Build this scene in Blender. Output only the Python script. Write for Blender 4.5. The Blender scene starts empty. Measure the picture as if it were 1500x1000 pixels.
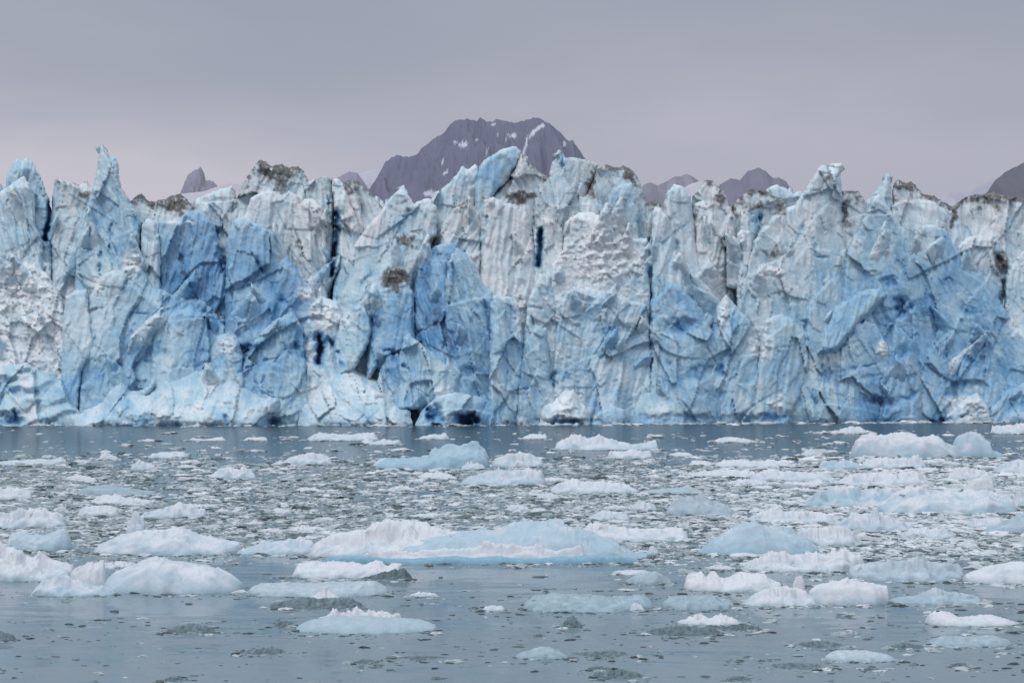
import bpy, math, random
import numpy as np
from mathutils import Vector

# ------------------------------------------------------------------ camera
FPX, HOR, CAMH = 2083.0, 595.0, 5.0         # focal length (px at 1500 wide), horizon row, camera height (m)
scene = bpy.context.scene
COL = scene.collection
cam_d = bpy.data.cameras.new('camera'); cam = bpy.data.objects.new('camera', cam_d); COL.objects.link(cam)
cam.location = (0, 0, CAMH); cam.rotation_euler = (math.radians(90), 0, 0)
cam_d.sensor_width = 36.0; cam_d.lens = 36.0*FPX/1500.0
cam_d.shift_y = (HOR-500.0)/1500.0
cam_d.clip_start = 0.5; cam_d.clip_end = 60000
scene.camera = cam
scene.view_settings.view_transform = 'Standard'
scene.view_settings.look = 'None'; scene.view_settings.exposure = 0; scene.view_settings.gamma = 1

# ------------------------------------------------------------------ noise
def _h(ix, iy, seed):
    n = (ix.astype(np.int64)*374761393 + iy.astype(np.int64)*668265263 + seed*1442695041) & 0x7fffffff
    n = ((n ^ (n >> 13))*1274126177) & 0x7fffffff
    n = ((n ^ (n >> 16))*2246822519) & 0x7fffffff
    return n ^ (n >> 15)
def rnd(ix, iy, seed): return (_h(ix, iy, seed) & 0xffff)/65535.0
def perlin(x, y, seed=0):
    xi = np.floor(x); yi = np.floor(y); fx = x-xi; fy = y-yi
    u = fx*fx*fx*(fx*(fx*6-15)+10); v = fy*fy*fy*(fy*(fy*6-15)+10)
    def g(ax, ay, dx, dy):
        a = rnd(ax, ay, seed)*6.2831853
        return np.cos(a)*dx+np.sin(a)*dy
    n00 = g(xi, yi, fx, fy); n10 = g(xi+1, yi, fx-1, fy)
    n01 = g(xi, yi+1, fx, fy-1); n11 = g(xi+1, yi+1, fx-1, fy-1)
    a = n00+u*(n10-n00); b = n01+u*(n11-n01)
    return (a+v*(b-a))*1.41
def fbm(x, y, seed=0, o=4, g=0.5):
    s = 0; a = 1.0; t = 0
    for k in range(o):
        s = s+a*perlin(x*(2.03**k)+17.3*k, y*(2.03**k)-9.1*k, seed+k); t += a; a *= g
    return s/t*1.5
def ridged(x, y, seed=0, o=4):
    s = 0; a = 1.0; t = 0
    for k in range(o):
        s = s+a*(1-2*np.abs(perlin(x*(2.1**k)+3.3*k, y*(2.1**k)+7.7*k, seed+k))); t += a; a *= 0.5
    return s/t
def voronoi(x, y, seed):
    xi = np.floor(x); yi = np.floor(y)
    f1 = np.full(x.shape, 9.0); f2 = np.full(x.shape, 9.0)
    pl = np.zeros(x.shape)
    for i in (-1, 0, 1):
        for j in (-1, 0, 1):
            cx = xi+i; cy = yi+j
            px = cx+rnd(cx, cy, seed); py = cy+rnd(cx, cy, seed+1)
            dx = x-px; dy = y-py; d = np.hypot(dx, dy)
            tx = rnd(cx, cy, seed+2)*2-1; ty = rnd(cx, cy, seed+3)*2-1; of = rnd(cx, cy, seed+4)*2-1
            val = 0.55*of+0.9*(tx*dx+ty*dy)
            m = d < f1
            f2 = np.where(m, f1, np.minimum(f2, d)); pl = np.where(m, val, pl); f1 = np.where(m, d, f1)
    return pl, f2-f1
def sm(a, b, x):
    t = np.clip((x-a)/(b-a), 0, 1); return t*t*(3-2*t)
def lerp(a, b, t): return a+(b-a)*t

ICE_T = [0.0, 0.22, 0.45, 0.7, 1.0, 1.35]
ICE_C = np.array([(.68, .69, .715), (.535, .63, .685), (.36, .525, .625), (.225, .41, .58), (.10, .27, .475), (.025, .075, .17)])
def ice_col(b):
    b = np.clip(b, 0, 1.35)
    return np.stack([np.interp(b, ICE_T, ICE_C[:, k]) for k in range(3)], -1)

# ------------------------------------------------------------------ materials
def new_mat(name):
    m = bpy.data.materials.new(name); m.use_nodes = True
    nt = m.node_tree; return m, nt, nt.nodes['Principled BSDF']
def ice_material(name, rough, spec, bump_scale, bump_dist, var=0.16):
    m, nt, b = new_mat(name); N = nt.nodes.new; L = nt.links.new
    at = N('ShaderNodeAttribute'); at.attribute_name = 'tint'
    tc = N('ShaderNodeTexCoord')
    n1 = N('ShaderNodeTexNoise'); n1.inputs['Scale'].default_value = bump_scale; n1.inputs['Detail'].default_value = 8
    n1.inputs['Roughness'].default_value = 0.65
    L(tc.outputs['Object'], n1.inputs['Vector'])
    mr = N('ShaderNodeMapRange'); mr.inputs['From Min'].default_value = 0.3; mr.inputs['From Max'].default_value = 0.7
    mr.inputs['To Min'].default_value = 1-var; mr.inputs['To Max'].default_value = 1+var
    L(n1.outputs['Fac'], mr.inputs['Value'])
    mx = N('ShaderNodeVectorMath'); mx.operation = 'SCALE'
    L(at.outputs['Color'], mx.inputs[0]); L(mr.outputs['Result'], mx.inputs['Scale'])
    L(mx.outputs['Vector'], b.inputs['Base Color'])
    bp = N('ShaderNodeBump'); bp.inputs['Strength'].default_value = 0.7; bp.inputs['Distance'].default_value = bump_dist
    L(n1.outputs['Fac'], bp.inputs['Height']); L(bp.outputs['Normal'], b.inputs['Normal'])
    b.inputs['Roughness'].default_value = rough; b.inputs['Specular IOR Level'].default_value = spec
    return m
MAT_GLACIER = ice_material('glacier_ice', 0.6, 0.3, 1.3, 0.06, 0.08)
MAT_FLOE = ice_material('floe_ice', 0.6, 0.25, 14.0, 0.02, 0.06)
MAT_BRASH = ice_material('brash_ice', 0.55, 0.3, 20.0, 0.02, 0.1)
MAT_CLEAR = ice_material('clear_wet_ice', 0.34, 0.3, 9.0, 0.05, 0.35)

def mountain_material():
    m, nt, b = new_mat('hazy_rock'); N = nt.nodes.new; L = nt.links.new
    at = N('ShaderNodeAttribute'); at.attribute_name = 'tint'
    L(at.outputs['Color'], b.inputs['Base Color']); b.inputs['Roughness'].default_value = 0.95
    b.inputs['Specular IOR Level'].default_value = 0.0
    # painted haze: the rock tint also glows, standing in for air light
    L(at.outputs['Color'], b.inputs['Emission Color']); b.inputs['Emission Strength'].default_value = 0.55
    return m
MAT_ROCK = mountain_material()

def water_material():
    m, nt, b = new_mat('fjord_water'); N = nt.nodes.new; L = nt.links.new
    b.inputs['Base Color'].default_value = (.15, .21, .24, 1); b.inputs['Roughness'].default_value = 0.09
    b.inputs['IOR'].default_value = 1.33
    tc = N('ShaderNodeTexCoord')
    def nz(sx, sy, det, dist=0.0):
        mp = N('ShaderNodeMapping'); mp.inputs['Scale'].default_value = (sx, sy, 1)
        L(tc.outputs['Object'], mp.inputs['Vector'])
        n = N('ShaderNodeTexNoise'); n.inputs['Scale'].default_value = 1; n.inputs['Detail'].default_value = det
        n.inputs['Distortion'].default_value = dist
        L(mp.outputs['Vector'], n.inputs['Vector']); return n
    a = nz(.9, 1.6, 3, .4); c = nz(5, 8, 2, .3); p = nz(.035, .06, 3)
    # patches of ruffled and of calm water
    mr = N('ShaderNodeMapRange'); mr.inputs['From Min'].default_value = .38; mr.inputs['From Max'].default_value = .62
    mr.inputs['To Min'].default_value = .35; mr.inputs['To Max'].default_value = 1.0
    L(p.outputs['Fac'], mr.inputs['Value'])
    b1 = N('ShaderNodeBump'); b1.inputs['Distance'].default_value = .022
    L(mr.outputs['Result'], b1.inputs['Strength']); L(a.outputs['Fac'], b1.inputs['Height'])
    b2 = N('ShaderNodeBump'); b2.inputs['Distance'].default_value = .0035
    L(mr.outputs['Result'], b2.inputs['Strength']); L(c.outputs['Fac'], b2.inputs['Height'])
    e = nz(.14, .3, 3, .5)
    b0 = N('ShaderNodeBump'); b0.inputs['Distance'].default_value = .13; b0.inputs['Strength'].default_value = .8
    L(e.outputs['Fac'], b0.inputs['Height']); L(b0.outputs['Normal'], b1.inputs['Normal'])
    L(b1.outputs['Normal'], b2.inputs['Normal'])
    # rippled water never mirrors fully, even at a low angle
    fr = N('ShaderNodeFresnel'); fr.inputs['IOR'].default_value = 1.33; L(b2.outputs['Normal'], fr.inputs['Normal'])
    mn = N('ShaderNodeMath'); mn.operation = 'MINIMUM'; mn.inputs[1].default_value = .52; L(fr.outputs['Fac'], mn.inputs[0])
    gl = N('ShaderNodeBsdfGlossy'); gl.inputs['Roughness'].default_value = .09; L(b2.outputs['Normal'], gl.inputs['Normal'])
    df = N('ShaderNodeBsdfDiffuse')
    # body colour darkens towards the glacier, painted in for the darker reflection there
    sp = N('ShaderNodeSeparateXYZ'); L(tc.outputs['Object'], sp.inputs['Vector'])
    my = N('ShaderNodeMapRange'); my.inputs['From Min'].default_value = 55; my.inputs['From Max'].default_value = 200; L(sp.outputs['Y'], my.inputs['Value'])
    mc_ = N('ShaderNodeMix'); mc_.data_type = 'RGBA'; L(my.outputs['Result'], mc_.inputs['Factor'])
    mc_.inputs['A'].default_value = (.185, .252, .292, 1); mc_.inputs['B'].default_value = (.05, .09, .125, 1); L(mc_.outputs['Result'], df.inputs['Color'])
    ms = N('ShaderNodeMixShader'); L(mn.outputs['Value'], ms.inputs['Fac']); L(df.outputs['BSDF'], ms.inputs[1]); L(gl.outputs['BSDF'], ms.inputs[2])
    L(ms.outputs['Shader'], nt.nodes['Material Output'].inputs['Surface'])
    nt.nodes.remove(b)
    return m
MAT_WATER = water_material()

# ------------------------------------------------------------------ mesh helpers
def mesh_np(name, verts, quads, cols, mat, smooth=True, tris=None):
    me = bpy.data.meshes.new(name)
    nq = len(quads); ntri = 0 if tris is None else len(tris)
    me.vertices.add(len(verts)); me.vertices.foreach_set('co', np.asarray(verts, np.float32).ravel())
    loops = np.asarray(quads, np.int32).ravel()
    starts = np.arange(nq, dtype=np.int32)*4
    if ntri:
        loops = np.concatenate([loops, np.asarray(tris, np.int32).ravel()])
        starts = np.concatenate([starts, nq*4+np.arange(ntri, dtype=np.int32)*3])
    me.loops.add(len(loops)); me.loops.foreach_set('vertex_index', loops)
    me.polygons.add(nq+ntri); me.polygons.foreach_set('loop_start', starts.astype(np.int32))
    me.polygons.foreach_set('use_smooth', np.full(nq+ntri, smooth))
    me.update(calc_edges=True); me.validate()
    at = me.color_attributes.new('tint', 'FLOAT_COLOR', 'POINT')
    c = np.ones((len(verts), 4), np.float32); c[:, :3] = cols
    at.data.foreach_set('color', c.ravel())
    me.materials.append(mat)
    return me
def link(name, me, parent=None, loc=None):
    o = bpy.data.objects.new(name, me); COL.objects.link(o)
    if parent: o.parent = parent
    if loc is not None: o.location = loc
    return o
def tag(o, label=None, cat=None, group=None, kind=None):
    if label: o['label'] = label
    if cat: o['category'] = cat
    if group: o['group'] = group
    if kind: o['kind'] = kind
    return o

# ------------------------------------------------------------------ the glacier front
def front_line(u): return 388.0+np.clip(np.asarray(u)-650, 0, None)*0.098
def to_world(u, v, Y): return np.stack([(u-750.0)*Y/FPX, Y, CAMH+(HOR-v)*Y/FPX], -1)

def seg_dist(U, V, pts, closed=False):
    d = np.full(U.shape, 1e9)
    P = list(pts)+([pts[0]] if closed else [])
    for (ax, ay), (bx, by) in zip(P[:-1], P[1:]):
        ex, ey = bx-ax, by-ay; l2 = ex*ex+ey*ey+1e-9
        t = np.clip(((U-ax)*ex+(V-ay)*ey)/l2, 0, 1)
        d = np.minimum(d, np.hypot(U-ax-t*ex, V-ay-t*ey))
    return d
def inside(U, V, pts):
    r = np.zeros(U.shape, bool); n = len(pts)
    for i in range(n):
        ax, ay = pts[i]; bx, by = pts[(i+1) % n]
        if ay == by: continue
        r ^= ((ay > V) != (by > V)) & (U < (bx-ax)*(V-ay)/(by-ay)+ax)
    return r

# dark seams in the ice: points, half width (px), depth (m), added blue
SEAMS = [
 ([(74, 296), (72, 320), (66, 350)], 4.0, 9, .95), ([(41, 330), (42, 390)], 1.2, 2, .4),
 ([(148, 368), (146, 402)], 2.6, 4, .6), ([(162, 330), (161, 372)], 2.2, 3, .4), ([(119, 373), (133, 366)], 2, 2, .35),
 ([(235, 390), (237, 430), (239, 456)], 1.3, 3, .6), ([(192, 458), (224, 461), (250, 452), (276, 438)], 2.2, 2, .32),
 ([(191, 458), (190, 480)], 1.6, 2, .3), ([(246, 452), (248, 490)], 1.3, 1.5, .3),
 ([(316, 334), (320, 365), (326, 400)], 3.2, 5, .55), ([(262, 372), (272, 402), (290, 440), (301, 458)], 3.2, 3, .4),
 ([(301, 458), (308, 480)], 1.2, 2, .3), ([(212, 528), (248, 538), (290, 535), (330, 520)], 2, 2, .3),
 ([(352, 520), (366, 511), (380, 506)], 4, 4, .55), ([(343, 552), (368, 535), (400, 525)], 1.6, 2, .3),
 ([(372, 556), (380, 566), (398, 575)], 1.3, 2, .4), ([(380, 566), (392, 540), (420, 510)], 1.6, 2, .35),
 ([(370, 372), (386, 400), (400, 426), (420, 445)], 2.4, 3, .35),
 ([(481, 286), (480, 315)], 2.2, 4, .5), ([(493, 312), (494, 340), (489, 375), (486, 402)], 4.2, 11, 1.1), ([(500, 297), (504, 325), (515, 345)], 2, 3, .35),
 ([(713, 318), (708, 345), (702, 370)], 1.8, 4, .7), ([(792, 338), (791, 365), (788, 388)], 4.2, 10, 1.0), ([(781, 320), (779, 345)], 1.4, 3, .45),
 ([(824, 228), (824, 240), (826, 258)], 2.6, 4, .6), ([(886, 290), (884, 318)], 3, 4, .55), ([(938, 318), (938, 345)], 3.5, 6, .5),
 ([(952, 355), (952, 395), (951, 420)], 3, 6, .55), ([(954, 428), (953, 462), (956, 500), (954, 530), (953, 560)], 1.2, 4, .65),
 ([(987, 320), (990, 350), (996, 385)], 3.5, 3, .35), ([(1110, 318), (1111, 334)], 5, 6, .5), ([(1086, 350), (1087, 400), (1086, 440)], 1.4, 3, .4),
 ([(1178, 325), (1168, 352), (1160, 365)], 2.5, 3, .35), ([(1193, 350), (1194, 375), (1212, 378)], 2.4, 3, .45),
 ([(1163, 468), (1180, 471), (1182, 500)], 2.2, 3, .4), ([(1141, 500), (1140, 522)], 3.5, 5, .55),
 ([(1205, 510), (1225, 516), (1246, 492), (1270, 465)], 1.6, 2.5, .32), ([(1228, 542), (1255, 540), (1287, 531)], 2.4, 2, .4),
 ([(1228, 560), (1229, 600)], 1.0, 2, .35), ([(1292, 550), (1297, 580), (1300, 590)], 1.8, 2, .35),
 ([(1343, 500), (1348, 540), (1350, 560)], 1.4, 2, .3), ([(1386, 470), (1387, 560), (1384, 600)], 1.1, 2, .25), ([(1442, 500), (1442, 550)], 1.4, 3, .45),
 ([(1365, 617), (1400, 612), (1440, 598)], 2.2, 4, .7), ([(1467, 445), (1470, 425), (1474, 400)], 4, 8, .25),
 ([(1452, 360), (1464, 380), (1473, 393)], 4, 6, .1), ([(556, 512), (590, 513)], 2.6, 2.5, .45), ([(606, 490), (604, 455), (606, 420)], 2.4, 2.5, .45),
 ([(606, 490), (640, 473)], 2.2, 2, .4), ([(540, 430), (546, 475), (541, 500), (534, 516)], 2.6, 3, .5),
 ([(568, 540), (578, 530), (575, 515)], 4.5, 4, .5), ([(590, 535), (604, 545), (610, 560)], 2.6, 3, .35),
 ([(484, 498), (494, 515), (504, 536)], 3, 4, .55), ([(466, 492), (470, 505), (466, 530)], 5, 9, .95), ([(430, 500), (440, 520), (458, 525)], 5, 4, .4),
 ([(650, 480), (649, 510)], 1.4, 2, .35), ([(708, 430), (716, 470), (720, 510)], 2.2, 2.5, .3), ([(744, 540), (742, 580), (745, 618)], 1.8, 3, .35),
 ([(780, 460), (782, 482)], 1.4, 3, .5), ([(967, 508), (980, 530), (988, 555)], 2, 2, .3), ([(960, 560), (980, 558)], 1.6, 2, .3),
 ([(850, 640), (850, 600), (846, 560)], 1.2, 2, .25), ([(1052, 590), (1051, 618)], 1.6, 2, .35), ([(1001, 427), (1012, 436), (1024, 448)], 2.2, 3, .3),
 ([(1068, 465), (1073, 480), (1074, 488)], 1.6, 3, .4), ([(70, 620), (80, 614)], 3, 3, .5), ([(330, 610), (333, 622)], 3, 3, .3),
 ([(640, 330), (632, 352), (628, 365)], 1.6, 2, .35), ([(600, 310), (580, 345), (556, 385), (530, 418)], 3.0, 2.5, .22),
]
# bluer pools of ice: x, y, rx, ry, angle(deg), added blue, hollow depth (m)
POOLS = [
 (140, 312, 22, 20, -30, .38, 3), (205, 330, 8, 18, 0, .2, 1), (280, 334, 22, 15, 0, .32, 0), (262, 380, 14, 34, 20, .3, 0), (300, 395, 22, 40, 0, .16, 0), (238, 350, 10, 40, 0, .18, 0),
 (372, 350, 14, 26, 25, .35, 0), (378, 385, 22, 40, 25, .3, 0), (325, 385, 10, 20, 0, .35, 3), (200, 520, 26, 16, 10, .3, 1), (225, 515, 18, 10, 0, .35, 1.5), (150, 545, 40, 14, -8, .22, 1),
 (168, 540, 8, 6, 0, .4, 2), (110, 570, 30, 22, 0, .22, 0), (130, 580, 12, 14, 0, .2, 1), (360, 512, 14, 9, -15, .4, 3), (440, 500, 12, 26, 0, .3, 2), (285, 480, 30, 50, 0, .12, 0),
 (622, 402, 12, 42, 8, .5, 1), (635, 455, 14, 40, 0, .3, 0), (645, 470, 12, 16, 0, .25, 1), (585, 470, 30, 40, 0, .1, 0), (546, 470, 8, 24, 10, .3, 0),
 (560, 350, 12, 50, 35, .2, 0), (596, 318, 9, 18, 20, .3, 0), (540, 395, 10, 26, 30, .2, 0), (720, 255, 22, 30, 35, .25, 0), (660, 265, 12, 14, 0, .2, 0),
 (690, 545, 14, 7, -20, .35, 1.5), (710, 600, 30, 14, 0, .15, 0), (600, 595, 50, 14, 0, .12, 0), (715, 470, 12, 70, 0, .14, 0), (765, 500, 12, 60, 0, .2, 0),
 (796, 515, 16, 30, 0, .2, 1), (890, 480, 28, 14, 0, .22, 2), (850, 462, 30, 16, 0, .16, 1.5), (808, 555, 7, 9, 25, .8, 6), (831, 552, 6, 7, 0, .4, 3),
 (1000, 480, 26, 12, -8, .45, 4), (1020, 546, 20, 10, -20, .32, 2), (1056, 541, 8, 9, 20, .65, 4), (1050, 575, 20, 5, 0, .25, 1), (985, 540, 12, 30, -20, .16, 1),
 (985, 430, 20, 20, 0, .14, 0), (1070, 475, 14, 14, 0, .2, 1), (912, 300, 16, 24, 0, .2, 0), (992, 290, 14, 20, 0, .14, 0),
 (1324, 452, 12, 16, -15, .9, 5), (1305, 412, 14, 9, -20, .5, 2), (1305, 335, 14, 26, 20, .25, 1), (1316, 370, 9, 26, 25, .3, 0), (1282, 320, 14, 20, 0, .12, 0),
 (1433, 512, 15, 24, 8, .75, 5), (1420, 455, 12, 9, -40, .4, 2), (1390, 355, 16, 20, 20, .25, 0), (1400, 400, 24, 34, 20, .2, 0), (1218, 552, 17, 17, 0, .65, 3),
 (1292, 588, 24, 7, 4, .6, 2.5), (1335, 578, 16, 5, -25, .55, 2), (1315, 520, 26, 10, -30, .35, 1), (1336, 553, 10, 5, -40, .35, 1), (1390, 576, 11, 5, -20, .3, 1), (1478, 540, 14, 26, -20, .25, 1),
 (1278, 553, 14, 5, -10, .35, 1), (1355, 463, 12, 7, 0, .3, 1), (1490, 595, 18, 9, 0, .4, 2), (1250, 575, 60, 40, 0, .12, 0), (1185, 430, 14, 50, 30, .1, 0), (1112, 322, 7, 9, 0, .4, 3),
 (20, 615, 14, 10, 0, .75, 7), (210, 616, 26, 8, 0, .35, 2), (636, 609, 13, 13, 0, 1.1, 10), (684, 615, 17, 9, 0, 1.3, 12), (832, 617, 34, 5, 0, 1.3, 8), (1000, 612, 60, 6, 0, .35, 2), (398, 617, 12, 9, 0, .6, 5),
 (1120, 612, 40, 6, 0, .45, 2.5), (30, 400, 40, 30, 0, .06, 0), (40, 545, 26, 5, 0, .3, 2), (28, 572, 30, 6, 10, .32, 2), (70, 590, 26, 5, 0, .2, 1),
]
# dirt on the ice: x, y, rx, ry, amount
DIRT = [
 (262, 300, 26, 14, 1.15), (225, 298, 16, 6, .8), (404, 250, 36, 14, 1.1), (412, 270, 20, 22, .7), (516, 276, 16, 10, .8), (452, 262, 10, 6, .6), (480, 332, 6, 8, .7), (437, 365, 6, 26, .6), (455, 303, 14, 5, .6),
 (578, 408, 24, 18, 1.15), (600, 350, 20, 12, .85), (634, 352, 16, 10, .8), (676, 302, 20, 5, .6), (712, 290, 8, 14, .5), (762, 288, 28, 12, .95), (745, 258, 6, 30, .5), (812, 334, 14, 16, .55), (790, 300, 12, 14, .5),
 (866, 270, 9, 26, .95), (922, 257, 12, 7, 1.1), (930, 268, 8, 8, .7), (955, 293, 12, 8, .7), (1055, 290, 9, 14, .8), (1074, 310, 8, 16, .8), (1110, 300, 30, 9, .7), (1145, 303, 16, 12, .75), (1135, 370, 20, 12, .75),
 (1213, 262, 4, 24, .75), (1222, 243, 16, 4, .7), (1238, 310, 8, 30, .9), (1252, 290, 20, 10, .6), (1330, 272, 22, 6, 1.1), (1365, 288, 22, 5, .9), (1388, 300, 10, 6, .9), (1335, 276, 5, 12, .8), (1310, 293, 10, 5, .6),
 (1396, 318, 8, 22, 1.0), (1440, 288, 44, 8, .9), (1462, 300, 10, 18, .7), (1430, 310, 16, 10, .6), (1465, 383, 12, 20, 1.1), (1470, 425, 4, 22, .8), (1480, 340, 24, 10, .4), (1350, 340, 12, 16, .5),
 (1225, 400, 14, 40, .3), (1150, 440, 30, 40, .28), (322, 455, 5, 16, .8), (225, 345, 8, 20, .4), (124, 285, 12, 7, .8), (95, 295, 14, 20, .35), (764, 440, 10, 16, .5), (480, 480, 22, 16, .4), (835, 612, 30, 10, .5),
 (1120, 505, 18, 26, .35), (1410, 590, 20, 10, .35), (68, 357, 6, 10, .6), (40, 580, 50, 14, .3), (1485, 470, 8, 18, .5), (870, 575, 14, 30, .25), (735, 262, 20, 6, .4),
]
# crumbled white rubble lying on ledges: x, y, rx, ry, amount
RUBBLE = [
 (195, 385, 14, 20, .9), (30, 430, 60, 60, .8), (60, 480, 40, 50, .8), (145, 415, 8, 20, .7), (480, 465, 36, 24, .9), (455, 430, 20, 14, .8), (535, 570, 36, 26, .6), (500, 590, 30, 20, .5),
 (885, 375, 60, 50, .9), (763, 450, 12, 50, .7), (828, 590, 32, 24, .9), (1046, 410, 20, 30, .8), (1060, 460, 10, 40, .7), (1128, 398, 24, 12, .9), (1115, 500, 22, 30, .6), (1294, 511, 10, 12, 1.0), (1140, 590, 14, 14, .7),
 (1405, 590, 26, 12, .8), (1258, 360, 6, 14, .7), (765, 620, 10, 14, .5), (333, 505, 20, 18, .5), (290, 600, 16, 16, .6), (800, 325, 12, 12, .5), (905, 320, 10, 10, .4), (650, 572, 14, 8, .6), (265, 326, 26, 5, .6), (1486, 478, 12, 20, .6),
 (1425, 570, 14, 6, .5), (965, 600, 20, 14, .4),
]

ZONES = [(330, 440, 130, 130, .24), (160, 340, 55, 60, .16), (625, 480, 90, 130, .24), (720, 520, 70, 110, .12), (1350, 480, 140, 140, .22), (1010, 520, 90, 100, .14), (480, 520, 60, 60, .14), (730, 255, 40, 40, .1), (30, 330, 50, 60, .12), (850, 520, 70, 90, .08), (1210, 560, 90, 60, .12), (110, 580, 60, 40, .14)]
def zone_blue(U, V):
    o = np.zeros(U.shape)
    for x, y, rx, ry, a in ZONES: o = np.maximum(o, a*np.exp(-(((U-x)/rx)**2+((V-y)/ry)**2)**1.4))
    return o
def feat(U, V, lst, seed, sharp=1.0):
    out = np.zeros(U.shape)
    for f in lst:
        x, y, rx, ry = f[:4]
        if x+3*rx < U.min() or x-3*rx > U.max() or y+3*ry < V.min() or y-3*ry > V.max(): continue
        out = np.maximum(out, f[-1]*np.exp(-(((U-x)/rx)**2+((V-y)/ry)**2)**1.3*1.1))
    return out

GLACIER = bpy.data.objects.new('glacier', None); COL.objects.link(GLACIER)
GLACIER.location = (0, 388, 0)
tag(GLACIER, 'long crevassed glacier front of blue and grey ice rising straight from the water', 'glacier')
PIECE_N = [0]
DB = np.full((230, 980), 99.0)                               # how far forward the ice already stands, per 2 px

def piece(name, poly, off, blue=.25, dirt=.15, fac=1.0, flute=1.0, crumb=.10, er=2.6, rw=5, wedge=.26, lean=.05, thick=22, wob=1.0, label=None, step=1.6, swirl=0, vref=620):
    PIECE_N[0] += 1; sd = 100+PIECE_N[0]*13
    P = np.array(poly, float)
    u0, u1 = P[:, 0].min()-6, P[:, 0].max()+6; v0, v1 = P[:, 1].min()-6, P[:, 1].max()+6
    us = np.arange(u0, u1+step, step); vs = np.arange(v0, v1+step, step)
    U, V = np.meshgrid(us, vs)
    wx = wob*(1.3*perlin(U/17, V/17, sd)+1.0*perlin(U/7, V/7, sd+1)+.8*perlin(U/3.3, V/3.3, sd+7))
    wy = wob*(1.6*perlin(U/17, V/17, sd+2)+1.4*perlin(U/7, V/7, sd+3)+.8*perlin(U/3.3, V/3.3, sd+8))
    Uw, Vw = U+wx, V+wy
    S = seg_dist(Uw, Vw, poly, True); S = np.where(inside(Uw, Vw, poly), S, -S)
    gy, gx = np.gradient(S, step)
    gl = np.hypot(gx, gy)+1e-6
    ins = S > 0
    cell = ins[:-1, :-1] | ins[1:, :-1] | ins[:-1, 1:] | ins[1:, 1:]
    mv = np.where(ins, 0, np.clip(-S, 0, step*1.3))
    Ug = U+gx/gl*mv; Vg = V+gy/gl*mv
    S = np.maximum(S, 0)
    # relief
    wU = Ug+7*perlin(Ug/45, Vg/60, 5)+1.8*perlin(Ug/13, Vg/18, 6); wV = Vg+9*perlin(Ug/45, Vg/60, 7)+2*perlin(Ug/13, Vg/13, 8)
    shear = np.random.RandomState(sd+5).uniform(-.38, .38)
    wU = wU+shear*(Vg-(v0+v1)/2)
    sk = wU
    p1, e1 = voronoi(sk/46, wV/95, sd+10); p2, e2 = voronoi(sk/19, wV/34+3, sd+20); p3, e3 = voronoi(wU/7.5, wV/11, sd+30)
    off = off*.7 if name not in ('ice_fin', 'rubble_apron', 'ice_foot') else off
    d = off+lean*(vref-Vg)
    d = d+er*(1-np.clip(S/rw, 0, 1))**2.2
    # a crest line down each tower: two leaning planes meet on it
    anyi = ins.any(1); lo = np.where(anyi, np.argmax(ins, 1), 0); hi = np.where(anyi, ins.shape[1]-1-np.argmax(ins[:, ::-1], 1), 0)
    rr = np.random.RandomState(sd); fr = rr.uniform(.25, .75)
    mid = us[lo]*(1-fr)+us[hi]*fr; hw = np.maximum((us[hi]-us[lo])*.5, 3)
    ker = np.ones(21)/21
    mid = np.convolve(np.pad(mid, 10, 'edge'), ker, 'valid'); hw = np.convolve(np.pad(hw, 10, 'edge'), ker, 'valid')
    cu_ = (Ug-mid[:, None]+5*perlin(Vg/30, Ug*0+sd, 9))
    d = d+wedge*np.minimum(np.abs(cu_), 45)*.19*np.where(cu_ > 0, 1.25, .8)
    gu_ = (Ug*.82+Vg*.57+10*perlin(Ug/60, Vg/60, 15))/78; gv_ = (-Ug*.57+Vg*.82+10*perlin(Ug/60, Vg/60, 16))/120
    pg, eg = voronoi(gu_, gv_, 4242); pg2, eg2 = voronoi((Ug*.75-Vg*.66)/46, (Ug*.66+Vg*.75)/70, 4343)
    d = d+fac*(2.6*p1+.7*p2+.16*p3)+min(fac, .8)*(2.7*pg+.5*pg2)
    fl = fbm(wU/7, wV/70, sd+40, 3); d = d+flute*(.62*fl+.9*np.abs(perlin(wU/15, wV/130, sd+45)))
    rub = np.clip(feat(Ug, Vg, RUBBLE, sd)*(1+.9*fbm(Ug/11, Vg/11, 77, 3)), 0, 1)
    cr = np.clip(crumb*(.8+1.2*fbm(Ug/22, Vg/22, sd+50, 3)), 0, 1); cr = np.maximum(cr, rub)
    d = d+.16*fbm(Ug/6, Vg/10, sd+60, 4)
    k1, q1 = voronoi(Ug/11+.7*perlin(Ug/9, Vg/9, 3), Vg/9, sd+65); k2, q2 = voronoi(Ug/4.5, Vg/3.8, sd+67)
    d = d+cr*(1.0*k1+.32*k2+.35*fbm(Ug/8, Vg/8, sd+66, 3)-.8*rub)
    if swirl:
        d = d+swirl*np.sin((Vg+14*perlin(Ug/40, Vg/30, 3)+.25*Ug)/4.2)
    pu0 = Ug+22*perlin(Ug/50, Vg/50, 71); pv0 = Vg+22*perlin(Ug/50, Vg/50, 72)
    b = blue+.16*fbm(Ug/55, Vg/75, 31, 3)+.13*fbm(wU/8, wV/38, sd+70, 3)+.09*p1+.08*p2+.05*p3+.07*fbm(Ug/5, Vg/5, sd+72, 3)
    b = b+.035+.12*blue+zone_blue(pu0, pv0)*(.78+.6*fbm(Ug/24, Vg/40, 34, 3))+.14*sm(330, 460, Vg)+.05*sm(1120, 1300, Ug)*sm(300, 400, Vg)+.16*fbm(Ug/100, Vg/80, 33, 2)*sm(330, 420, Vg)
    b = b+.07*fbm(wU/2.6, wV/26, sd+74, 3)+.10*fbm(Ug/13, Vg/11, sd+75, 3)+.06*fbm(Ug/2.5, Vg/2.5, sd+76, 2)
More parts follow.
